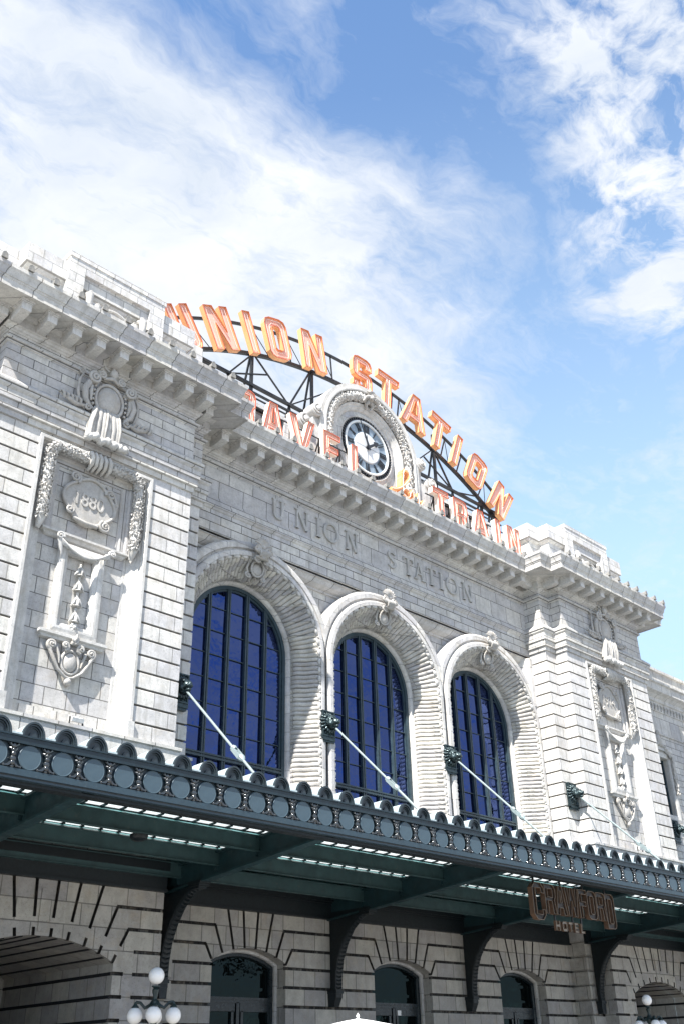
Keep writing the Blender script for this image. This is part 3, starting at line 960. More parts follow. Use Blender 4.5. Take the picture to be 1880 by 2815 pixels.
carved = {}
def garland_mesh():
    """thick torus of leaves over the bay, local to bay centre x=0"""
    path = []
    xo = 1.42
    zt_, zb_ = 16.62, 14.35
    for i in range(13): path.append((-xo, zb_ + (zt_ - .25 - zb_) * i / 12))
    for i in range(1, 5): a = PI - (PI / 2) * i / 4; path.append((-xo + .25 + .25 * math.cos(a), zt_ - .25 + .25 * math.sin(a)))
    for i in range(1, 15): path.append((-xo + .25 + (2 * xo - .5) * i / 14, zt_))
    for i in range(1, 5): a = PI / 2 - (PI / 2) * i / 4; path.append((xo - .25 + .25 * math.cos(a), zt_ - .25 + .25 * math.sin(a)))
    for i in range(1, 13): path.append((xo, zt_ - .25 - (zt_ - .25 - zb_) * i / 12))
    P = [Vector((x, -1.22, z)) for x, z in path]
    mb = MB()
    core = [Vector((P[0].x, -1.1, P[0].z - .28))] + P + [Vector((P[-1].x, -1.1, P[-1].z - .28))]
    mb.tube(core, [.06] + [.135] * len(P) + [.06], 10)
    rnd = random.Random(3)
    for i in range(len(P) - 1):
        for q in range(26):
            t = rnd.random(); c = P[i].lerp(P[i + 1], t); d = (P[i + 1] - P[i]).normalized()
            a = rnd.uniform(0, 2 * PI)
            nx = d.cross(Vector((0, 1, 0))).normalized()
            out_ = nx * math.cos(a) + Vector((0, -1, 0)) * abs(math.sin(a))
            if i < len(P) / 2: d = -d
            b = c + out_ * .11
            tip = b + out_ * rnd.uniform(.04, .08) + d * rnd.uniform(.05, .13) * (1 if rnd.random() < .8 else -1)
            sd_ = d.cross(out_).normalized() * rnd.uniform(.022, .042)
            mid = b.lerp(tip, .55) + out_ * .03
            mb.add([b, mid + sd_, tip, mid - sd_, mid + out_ * .025], [(0, 1, 4), (1, 2, 4), (2, 3, 4), (3, 0, 4)])
    # wrapped ribbon in the middle
    for k in (-.30, -.17, -.03, .12, .27):
        mb.tube([(k - .04, -1.10, 16.84), (k, -1.42, 16.74), (k + .03, -1.46, 16.60), (k + .07, -1.36, 16.42), (k + .10, -1.08, 16.36)], [.05, .06, .065, .06, .05], 6)
    return mb


def cartouche_mesh():
    """big shield with scrolls and drapery above the bay; local to bay centre"""
    mb = MB(); z0 = 18.63; y0 = -1.34
    mb.ball((0.02, y0 - .06, z0), (.40, .19, .49), 18, 12)
    n = 30
    f = lambda t, a, b, dy: (.02 + a * math.cos(t), y0 + dy, z0 + b * math.sin(t))
    mb.tube([f(2 * PI * i / n, .45, .545, -.10) for i in range(n)], .055, 8, closed=True)
    for sx in (-1, 1):
        mb.tube([(sx * .45, y0 - .10, z0 + .42), (sx * .68, y0 - .16, z0 + .36), (sx * .80, y0 - .14, z0 + .05), (sx * .74, y0 - .12, z0 - .28), (sx * .55, y0 - .10, z0 - .46)], [.08, .10, .11, .09, .06], 8)
        mb.tube([(sx * .62, y0 - .20, z0 + .22), (sx * .64, y0 - .22, z0), (sx * .60, y0 - .18, z0 - .28)], [.04, .06, .03], 6)
        mb.tube([(sx * .86, y0 - .04, z0 + .62), (sx * .98, y0 - .08, z0 + .3), (sx * .98, y0 - .08, z0 - .05), (sx * .90, y0 - .05, z0 - .38), (sx * .70, y0 - .05, z0 - .56)], [.03, .045, .05, .05, .04], 7)
        mb.spiral((sx * .58, y0 - .26, z0 + .48), .19, 1.8, R(90), .055, .028, 0, -.06, -sx)
        mb.spiral((sx * .92, y0 - .04, z0 + .70), .11, 1.3, R(90), .04, .025, 0, 0, sx)
        mb.spiral((sx * .62, y0 - .12, z0 - .52), .12, 1.4, R(0), .045, .025, 0, -.04, -sx)
        mb.spiral((sx * .34, y0 - .16, z0 + .78), .13, 1.6, R(90), .045, .025, 0, -.04, sx)
        for k in range(5): mb.ball((sx * (.52 + .02 * math.sin(k)), y0 - .16, z0 - .34 + .16 * k), .045, 8, 6)
        # leaf trail lying on the ledge
        mb.tube([(sx * .74, y0 - .1, z0 - .50), (sx * 1.0, y0 - .1, z0 - .56), (sx * 1.22, y0 - .12, z0 - .50), (sx * 1.42, y0 - .10, z0 - .44)], [.05, .08, .08, .03], 7)
        for k in range(5):
            xx = sx * (.86 + .13 * k)
            mb.tube([(xx, y0 - .12, z0 - .54), (xx + sx * .05, y0 - .2, z0 - .42), (xx + sx * .12, y0 - .16, z0 - .34)], [.04, .05, .02], 6)
        mb.spiral((sx * 1.45, y0 - .12, z0 - .42), .09, 1.3, R(180), .04, .02, 0, 0, sx)
    # crown
    mb.ball((.02, y0 - .2, z0 + .92), (.13, .12, .17)); mb.ball((.02, y0 - .16, z0 + 1.12), (.06, .06, .08))
    mb.tube([(-.25, y0 - .1, z0 + .70), (.02, y0 - .2, z0 + .76), (.28, y0 - .1, z0 + .70)], [.05, .07, .05], 7)
    for k in (-1, 1): mb.tube([(k * .10, y0 - .15, z0 + 1.0), (k * .24, y0 - .1, z0 + 1.1), (k * .2, y0 - .1, z0 + 1.2)], [.03, .035, .02], 6)
    # drapery neck flowing over the band into a roll
    w_ = [(.50, -.14, -.44), (.42, -.30, -.62), (.52, -.34, -.86), (.56, -.34, -1.10), (.55, -.30, -1.42)]
    rows = []
    for (hw_, dy, dz) in w_:
        rows.append([(-.06 + hw_ * (i / 12 * 2 - 1), y0 + dy * .5 - .02, z0 + dz) for i in range(13)])
    vs = [q for r_ in rows for q in r_]
    mb2 = MB()
    back = [(x, y0 + .25, z) for x, y, z in vs]
    m_ = 13
    fs = [(i * m_ + j, i * m_ + j + 1, (i + 1) * m_ + j + 1, (i + 1) * m_ + j) for i in range(4) for j in range(12)]
    mb.add(vs + back, fs + [tuple(65 + k for k in q[::-1]) for q in fs] +
           [(j, j + 1, 65 + j + 1, 65 + j) for j in range(12)] + [(52 + j, 52 + j + 1, 117 + j + 1, 117 + j) for j in range(12)] +
           [(i * m_, (i + 1) * m_, 65 + (i + 1) * m_, 65 + i * m_) for i in range(4)] + [(i * m_ + 12, (i + 1) * m_ + 12, 65 + (i + 1) * m_ + 12, 65 + i * m_ + 12) for i in range(4)], True)
    for q in (-.44, -.27, -.10, .06, .22, .36): mb.tube([(q * .75 - .04, y0 - .10, z0 - .42), (q * .85 - .06, y0 - .22, z0 - .62), (q - .05, y0 - .24, z0 - 1.0), (q - .05, y0 - .20, z0 - 1.5)], [.09, .105, .11, .11], 8)
    for q in (-.5, -.05, .40): mb.tube([(q * .75 - .02, y0 - .20, z0 - .40), (q * .85 - .04, y0 - .34, z0 - .66), (q - .04, y0 - .35, z0 - 1.05), (q - .04, y0 - .28, z0 - 1.45)], .035, 6)
    return mb


def roll_mesh():
    mb = MB(); z0 = 17.10; y0 = -1.62
    pth = [(-.62 + 1.2 * i / 24, y0 + .02 * math.sin(i), z0 - .03 * math.sin(i * .9)) for i in range(25)]
    mb.tube(pth, [.115 + .03 * math.sin(i * 1.6) for i in range(25)], 12)
    mb.ball((-.63, y0, z0), (.06, .11, .11)); mb.ball((.60, y0, z0), (.08, .12, .10))
    mb.tube([(.55, y0, z0 - .05), (.66, y0 - .02, z0 - .02), (.70, y0, z0 + .08)], [.05, .06, .03], 6)
    return mb


def medallion_mesh():
    mb = MB(); z0 = 15.38; y0 = -1.0
    n = 40
    pts = []
    for i in range(n):
        a = 2 * PI * i / n
        r = 1 + .06 * math.cos(4 * a + .4)
        pts.append((.76 * r * math.cos(a), .70 * r * math.sin(a) + z0))
    mb.prism(pts, y0 - .05, y0 + .05)
    mb.tube([(x, y0 - .07, z) for x, z in pts], .05, 8, closed=True)
    mb.spiral((-.52, y0 - .10, z0 + .62), .17, 1.8, R(-60), .05, .025, 0, -.04, 1)
    mb.spiral((.52, y0 - .10, z0 - .60), .17, 1.8, R(120), .05, .025, 0, -.04, 1)
    mb.spiral((-.58, y0 - .10, z0 - .42), .13, 1.4, R(60), .05, .025, 0, -.04, -1)
    mb.spiral((.60, y0 - .08, z0 + .46), .15, 1.5, R(200), .05, .025, 0, -.04, -1)
    mb.spiral((.78, y0 - .06, z0 + .20), .11, 1.3, R(90), .04, .02, 0, -.02, -1)
    mb.tube([(.45, y0 - .06, z0 + .72), (.72, y0 - .08, z0 + .50), (.86, y0 - .06, z0 + .2), (.80, y0 - .06, z0 - .1)], [.03, .06, .05, .03], 7)
    mb.tube([(-.45, y0 - .08, z0 - .62), (-.1, y0 - .10, z0 - .70), (.3, y0 - .1, z0 - .68)], [.05, .07, .05], 7)
    return mb


def swag_mesh():
    mb = MB(); y0 = -1.15
    for k in range(5):
        s_ = k * .035
        mb.tube([(-.80 + 1.55 * i / 18, y0 - .05 - .10 * math.sin(PI * i / 18) + .01 * k, 14.00 - (.44 - s_ * 1.8) * math.sin(PI * i / 18) - s_) for i in range(19)], [.03 + .018 * math.sin(PI * i / 18) for i in range(19)], 7)
    mb.spiral((-.78, y0 - .05, 14.02), .11, 1.4, R(0), .04, .022, 0, -.03, 1)
    mb.spiral((.80, y0 - .05, 13.98), .10, 1.4, R(180), .04, .022, 0, -.03, -1)
    mb.tube([(-.80, y0, 14.0), (-.74, y0, 13.8), (-.66, y0 + .03, 13.6), (-.66, y0 + .08, 13.4)], [.06, .07, .05, .03], 7)
    mb.tube([(.66, y0, 13.95), (.62, y0 + .03, 13.75), (.60, y0 + .07, 13.6)], [.05, .05, .03], 7)
    return mb


def drop_mesh():
    mb = MB(); x = -.02; z = 13.42
    for k in range(4):
        zz_ = z - .44 * k
        mb.lathe((x, -1.06, zz_ - .30), [(.13, 0), (.085, .04), (.075, .14), (.06, .24), (.02, .30)], 10)
        for sx in (-1, 1):
            mb.tube([(x + sx * .05, -1.10, zz_ - .08), (x + sx * .10, -1.12, zz_ - .22), (x + sx * .17, -1.08, zz_ - .31)], [.02, .035, .012], 6)
        mb.tube([(x, -1.10, zz_ - .05), (x, -1.18, zz_ - .2), (x + .01, -1.14, zz_ - .32)], [.02, .04, .012], 6)
        mb.ball((x, -1.06, zz_ + .02), .04, 8, 5); mb.ball((x, -1.06, zz_ - .36), .045, 8, 5)
    for k in range(6):
        a = 2 * PI * k / 6; mb.ball((x + .085 * math.cos(a), -1.08, 11.62 + .085 * math.sin(a) + .03), (.055, .05, .055), 8, 5)
    mb.ball((x, -1.12, 11.65), .05, 8, 5)
    return mb


def corbel_mesh():
    mb = MB(); z0 = 10.72; y0 = -1.03
    mb.ball((.0, y0 - .03, z0 - .02), (.20, .10, .26), 14, 9)
    mb.tube([(.24 * math.cos(2 * PI * i / 24), y0 - .04, z0 - .02 + .31 * math.sin(2 * PI * i / 24)) for i in range(24)], .04, 7, closed=True)
    for sx in (-1, 1):
        mb.spiral((sx * .56, y0 - .05, z0 + .34), .13, 1.7, R(-90), .05, .025, 0, -.04, sx)
        mb.spiral((sx * .22, y0 - .12, z0 + .36), .11, 1.5, R(-90), .045, .022, 0, -.05, -sx)
        mb.tube([(sx * .62, y0 - .05, z0 + .24), (sx * .48, y0 - .06, z0), (sx * .34, y0 - .06, z0 - .24), (sx * .12, y0 - .05, z0 - .40), (0, y0 - .05, z0 - .43)], [.05, .05, .045, .04, .04], 7)
        mb.tube([(sx * .42, y0 - .05, z0 + .30), (sx * .34, y0 - .08, z0 + .1), (sx * .3, y0 - .06, z0 - .1)], [.04, .04, .02], 6)
    mb.spiral((.0, y0 - .16, z0 + .56), .10, 1.4, R(-90), .04, .022, 0, -.03, 1)
    mb.tube([(-.04, y0 - .1, z0 + .45), (.02, y0 - .2, z0 + .6), (.08, y0 - .12, z0 + .74)], [.05, .06, .02], 6)
    mb.ball((.0, y0 - .02, 10.20), .105, 12, 9)
    mb.ball((0, y0 - .02, z0 - .45), (.1, .07, .05))
    return mb


carv = [('leaf_garland', garland_mesh(), None, S_plain), ('cartouche', cartouche_mesh(), .03, S_carve), ('scroll_roll', roll_mesh(), None, S_plain),
        ('date_medallion', medallion_mesh(), None, S_carve), ('drapery_swag', swag_mesh(), None, S_plain),
        ('bellflower_drop', drop_mesh(), None, S_plain), ('carved_corbel', corbel_mesh(), .02, S_carve)]
for side in (-1, 1):
    bay_parts(side)
for nm, mb, vox, mt in carv:
    a = mb.build(nm, mt, B, angle=70); a.location = (XC, 0, 0)
    b = a.copy(); col.objects.link(b); b.location = (-XC, 0, 0)


def text_part(txt, size, loc, depth, mat, parent, name, rot=(PI / 2, 0, 0), align='CENTER', sx=1.0):
    cu = bpy.data.curves.new(name, 'FONT'); cu.body = txt; cu.size = size; cu.extrude = depth; cu.align_x = align; cu.align_y = 'CENTER'
    cu.bevel_depth = depth * .25
    ob = bpy.data.objects.new('t', cu); col.objects.link(ob)
    dg = bpy.context.evaluated_depsgraph_get(); dg.update()
    me = bpy.data.meshes.new_from_object(ob.evaluated_get(dg)); bpy.data.objects.remove(ob)
    me.materials.clear(); me.materials.append(mat)
    o = bpy.data.objects.new(name, me); col.objects.link(o); o.location = loc; o.rotation_euler = rot; o.scale = (sx, 1, 1)
    o.parent = parent
    return o


text_part('1880', .60, (XC - .02, -1.055, 15.40), .022, S_carve, B, 'carved_date', sx=.82)
text_part('1914', .60, (-XC - .02, -1.055, 15.40), .022, S_carve, B, 'carved_date', sx=.82)

# ------------------------------------------------------------------ parapets
def setb(plan, d): return plan
for pl in (PLAN[:8], PLAN[8:]):
    w = MB()
    low = [(-.32, 20.9), (-.32, 22.36), (-.26, 22.40), (-.22, 22.46), (-.14, 22.50), (-.14, 23.18), (-.9, 23.19)]
    if pl is not None:
        q = list(pl)
        if q[0][0] < 0: q[-1] = (q[-1][0], W0 + 1.2)
        else: q[0] = (q[0][0], W0 + 1.2)
        w.sweep(q, low)
    w.build('parapet', S_par, B)
for sx in (XC, -XC):
    w = MB()
    x0, x1 = sx - 1.72, sx + 1.72; ya = W2 - .02 + .06
    ya = -1.24
    w.box(x0, sx - 1.18, ya, ya + .5, 20.9, 23.42); w.box(sx + 1.18, x1, ya, ya + .5, 20.9, 23.42)
    w.box(sx - 1.18, sx + 1.18, ya, ya + .5, 22.95, 23.42)
    w.box(sx - 1.18, sx + 1.18, ya, ya + .5, 20.9, 21.12)
    w.box(x0 - .03, x1 + .03, ya - .03, ya + .6, 23.42, 23.60)
    w.box(sx - 1.2, sx + 1.2, ya + .30, ya + .5, 21.1, 22.97)
    w.build('parapet_block', S_par, B)
    w = MB()
    w.lathe((sx, ya + .20, 21.55), [(.02, -.20), (.25, -.18), (.42, -.10), (.5, .0), (.5, .12)], 28, axis='y')
    w.tube([(sx + .60 * math.cos(PI * i / 16), ya + .06, 21.55 + .60 * math.sin(PI * i / 16)) for i in range(17)], .06, 8)
    for k in (-.95, -.68, .68, .95):
        zz_ = 22.35 - .35 * (abs(k) < .8)
        w.tube([(sx + k, ya + .16, zz_), (sx + k, ya - .02, zz_ - .1), (sx + k, ya - .04, zz_ - .35), (sx + k, ya + .1, 21.2)], [.13, .13, .11, .09], 10)
        w.spiral((sx + k, ya - .04, zz_ - .02), .09, 1.4, R(90), .035, .02, 0, -.03, 1 if k > 0 else -1)
    w.build('parapet_ornament', S_plain, B)

# low balustrade behind the lower sign, with brown grilles
for xa, xb in ((-7.9, -2.6), (2.6, 7.9)):
    w = MB()
    w.box(xa, xb, .60, .95, 20.95, 21.5); w.box(xa, xb, .60, .95, 23.05, 23.20)
    for k in range(20):
        x = -7.7 + k * .81
        if xa < x < xb - .2 and abs(x + .1) > 2.8: w.box(x, x + .22, .56, .98, 21.49, 23.06)
    w.build('parapet', S_par, B)
for xa, xb in ((-7.9, -2.6), (2.6, 7.9)):
    w = MB(); w.box(xa, xb, .78, .9, 21.5, 23.05); w.build('parapet_grille', S_panel, B)
w = MB()
for k in [q for q in range(19) if abs(-7.2 + q * .81) > 2.9]:
    x = -7.48 + k * .81
    w.box(x + .03, x + .07, .66, .76, 21.5, 23.03); w.box(x + .50, x + .54, .66, .76, 21.5, 23.03)
    for z_ in (21.9, 22.45, 22.98): w.box(x, x + .57, .68, .75, z_, z_ + .05)
w.build('parapet_bars', M_black, B)
rf = MB(); rf.box(-E1 + .3, E1 - .3, .95, 24, 20.7, 20.95); rf.box(-E1 + .2, E1 - .2, 5, 24, 0, 20.7); rf.build('roof', M_roof, B)

# ------------------------------------------------------------------ clock aedicule
ZK = 23.77; YK = .30
w = MB()
def half_ring(mb, prof, zb=None, n=48, a0=0, a1=PI):
    m_ = len(prof); vs = []
    for i in range(n + 1):
        a = a0 + (a1 - a0) * i / n
        for r, y in prof: vs.append((r * math.cos(a), y, ZK + r * math.sin(a)))
    mb.add(vs, [(i * m_ + j, (i + 1) * m_ + j, (i + 1) * m_ + j + 1, i * m_ + j + 1) for i in range(n) for j in range(m_ - 1)])
    if zb is not None:
        for s_ in (-1, 1):
            v2 = [(s_ * r, y, z) for z in (zb, ZK) for r, y in prof]
            mb.add(v2, [(j, j + 1, m_ + j + 1, m_ + j) for j in range(m_ - 1)])
half_ring(w, [(2.50, .40), (2.50, .30), (2.54, .27), (2.60, .27), (2.62, .31), (2.66, .33), (2.82, .33), (2.82, 1.0)], 20.95)
half_ring(w, [(1.70, .66), (1.74, .60), (1.80, .58), (1.85, .54), (1.92, .54), (1.97, .49), (2.03, .47), (2.06, .50)], 20.95)
w.build('clock_surround', S_plain, B, clean=False)
w = MB()
n = 64      # plain stone ring round the dial and back wall
half_ring(w, [(1.40, .72), (1.42, .60), (1.47, .58), (1.50, .62), (1.70, .66)], None, 64, 0, 2 * PI)
w.build('clock_stone_ring', S_arch, B)
w = MB()
w.box(-2.80, 2.80, .70, .98, 20.95, 23.75)
w.add([(0, .70, ZK)] + [(2.78 * math.cos(2 * PI * i / 48), .715, ZK + 2.78 * math.sin(2 * PI * i / 48)) for i in range(48)], [(0, i + 1, (i + 1) % 48 + 1) for i in range(48)])
w.add([(0, .99, ZK)] + [(2.80 * math.cos(2 * PI * i / 48), .985, ZK + 2.80 * math.sin(2 * PI * i / 48)) for i in range(48)], [(0, i + 1, (i + 1) % 48 + 1) for i in range(48)])
w.build('clock_wall', S_plain, B)
# garland torus of the clock arch
w = MB(); rnd = random.Random(5)
gp = [Vector((2.29, 0, ZK - 2.0))] + [Vector((2.29 * math.cos(PI * i / 40), 0, ZK + 2.29 * math.sin(PI * i / 40))) for i in range(41)] + [Vector((-2.29, 0, ZK - 2.0))]
gp = [Vector((v.x, .46, v.z)) for v in gp]
w.tube(gp, .17, 10)
for i in range(len(gp) - 1):
    nn = 12 if 0 < i < len(gp) - 2 else 60
    for q in range(nn):
        t_ = rnd.random(); c = gp[i].lerp(gp[i + 1], t_); d = (gp[i + 1] - gp[i]).normalized()
        a = rnd.uniform(-PI, PI); nx = d.cross(Vector((0, 1, 0))).normalized()
        out_ = nx * math.cos(a) + Vector((0, -1, 0)) * abs(math.sin(a))
        b = c + out_ * .14; dd = d if i < 21 else -d
        tip = b + out_ * .07 + dd * rnd.uniform(.08, .17)
        sdv = d.cross(out_).normalized() * rnd.uniform(.04, .07); mid = b.lerp(tip, .5) + out_ * .04
        w.add([b, mid + sdv, tip, mid - sdv, mid + out_ * .03], [(0, 1, 4), (1, 2, 4), (2, 3, 4), (3, 0, 4)])
for i in range(18):
    a = PI * (i + .5) / 18
    w.ball((2.29 * math.cos(a), .31, ZK + 2.29 * math.sin(a)), (.09, .06, .09), 9, 6)
w.build('clock_garland', S_plain, B)
w = MB()     # mask at the crown and the side volutes
w.ball((0, .28, ZK + 2.36), (.20, .16, .20)); w.ball((0, .17, ZK + 2.28), (.11, .10, .11))
for k in range(7):
    a = R(20 + 140 * k / 6); w.tube([(0, .2, ZK + 2.45), (.18 * math.cos(a), .16, ZK + 2.47 + .14 * math.sin(a)), (.30 * math.cos(a), .22, ZK + 2.50 + .18 * math.sin(a))], [.04, .05, .015], 6)
for sx in (-1, 1):
    w.tube([(sx * .18, .22, ZK + 2.3), (sx * .36, .22, ZK + 2.2), (sx * .44, .28, ZK + 2.0)], [.09, .08, .03], 7)
    w.tube([(sx * .08, .32, ZK + 2.15), (sx * .18, .38, ZK + 1.98), (sx * .1, .46, ZK + 1.8)], [.09, .08, .03], 7)
w.build('carved_mask', S_carve, B)
for sx in (-1, 1):
    w = MB()
    bx = lambda p, q, *r: w.box(min(sx * p, sx * q), max(sx * p, sx * q), *r)
    bx(2.75, 3.55, .42, 1.0, 20.95, 23.25); bx(3.55, 4.15, .46, 1.0, 20.95, 22.95); bx(2.7, 3.1, .46, 1.0, 23.2, 24.0)
    w.lathe((sx * 3.60, .42, 23.34), [(.02, -.09), (.31, -.09), (.33, -.07), (.33, .45)], 24, axis='y')
    w.lathe((sx * 2.98, .38, 24.12), [(.02, -.09), (.27, -.09), (.29, -.07), (.29, .45)], 24, axis='y')
    w.spiral((sx * 3.60, .30, 23.34), .27, 1.7, R(90), .05, .03, 0, -.06, -sx)
    w.spiral((sx * 2.98, .27, 24.12), .23, 1.7, R(90), .045, .028, 0, -.06, -sx)
    w.ball((sx * 3.60, .26, 23.34), (.11, .10, .11)); w.ball((sx * 2.98, .24, 24.12), (.10, .09, .10))
    w.build('side_volute', S_plain, B)

# the clock itself
K = empty('wall_clock', (0, .60, ZK), 'large round black and white clock with Roman numerals set in the roofline arch', 'clock')
w = MB()
N_ = 60
w.lathe((0, .60, ZK), [(1.16, .04), (1.16, -.04), (1.22, -.06), (1.255, -.04), (1.255, .04)], 72, axis='y'); w.build('bezel', M_clockring, K)
w = MB()
w.lathe((0, .64, ZK), [(1.24, .0), (1.26, -.05), (1.30, -.05), (1.30, .02)], 72, axis='y')
for i in range(N_):
    a = 2 * PI * i / N_
    d = Vector((math.cos(a), 0, math.sin(a)))
    w.bar(Vector((0, .60, ZK)) + d * 1.29, Vector((0, .60, ZK)) + d * 1.385, .05, .07, up=(0, 1, 0))
w.build('toothed_rim', M_cblack, K)
w = MB(); w.lathe((0, .62, ZK), [(.70, .0), (1.17, .0), (1.17, .02)], 60, axis='y', smooth=False)
w.f.pop(); w.f.pop(); w.sm.pop(); w.sm.pop()
w.build('dial', M_clockblue, K)
w = MB(); w.lathe((0, .62, ZK), [(.70, .0), (.70, -.04), (.67, -.055), (.02, -.055)], 60, axis='y', smooth=False); w.build('dial_centre', M_clockwhite, K)
w = MB()
for i in range(12): a = 2 * PI * i / 12; w.bar((.05 * math.cos(a), .555, ZK + .05 * math.sin(a)), (.66 * math.cos(a), .555, ZK + .66 * math.sin(a)), .006, .006, up=(0, 1, 0)) if i % 3 == 0 else None
w.build('dial_seams', M_cblack, K)
roman = ['XII', 'I', 'II', 'III', 'IIII', 'V', 'VI', 'VII', 'VIII', 'IX', 'X', 'XI']
for h, s_ in enumerate(roman):
    w = MB(); a = PI / 2 - 2 * PI * h / 12
    d = Vector((math.cos(a), 0, math.sin(a))); t_ = Vector((math.sin(a), 0, -math.cos(a)))
    c0 = Vector((0, .59, ZK)); r0, r1 = .76, 1.12
    wd = {'I': .085, 'V': .16, 'X': .16}
    tot = sum(wd[q] for q in s_); x = -tot / 2
    for q in s_:
        hw = wd[q] / 2; xm = x + hw
        if q == 'I': w.bar(c0 + d * r0 + t_ * xm, c0 + d * r1 + t_ * xm, .05, .02, up=(0, 1, 0))
        else:
            if q == 'V':
                w.bar(c0 + d * r0 + t_ * xm, c0 + d * r1 + t_ * (xm - hw * .6), .05, .02, up=(0, 1, 0))
                w.bar(c0 + d * r0 + t_ * xm + Vector((0, .004, 0)), c0 + d * r1 + t_ * (xm + hw * .6) + Vector((0, .004, 0)), .03, .02, up=(0, 1, 0))
            else:
                w.bar(c0 + d * r0 + t_ * (xm + hw * .6), c0 + d * r1 + t_ * (xm - hw * .6), .05, .02, up=(0, 1, 0))
                w.bar(c0 + d * r0 + t_ * (xm - hw * .6) + Vector((0, .004, 0)), c0 + d * r1 + t_ * (xm + hw * .6) + Vector((0, .004, 0)), .03, .02, up=(0, 1, 0))
        x += wd[q]
    w.build('numeral', M_cblack, K)
def hand(name, ang, L_, wd, y, tail=.15):
    a = PI / 2 - R(ang); d = Vector((math.cos(a), 0, math.sin(a))); t_ = Vector((math.sin(a), 0, -math.cos(a)))
    if name == 'minute_hand': pr = [(-tail, .03), (0, .05), (L_ * .3, .035), (L_ * .36, .06), (L_ * .42, .035), (L_ * .9, .012), (L_, .004)]
    else: pr = [(-tail, .05), (0, .07), (L_ * .45, .055), (L_ * .66, .055), (L_ * .68, .13), (L_ * .80, .10), (L_, .008)]
    c0 = Vector((0, 0, ZK))
    pl = [c0 + d * r_ + t_ * h_ for r_, h_ in pr] + [c0 + d * r_ - t_ * h_ for r_, h_ in reversed(pr)]
    w = MB(); w.prism([(v.x, v.z) for v in pl], y, y + .03)
    if name == 'hour_hand': w.lathe((0, y - .02, ZK), [(.10, .0), (.10, .06)], 16, axis='y')
    w.build(name, M_cblack, K)
hand('hour_hand', 53, .74, .1, .50); hand('minute_hand', -22, 1.22, .1, .46)

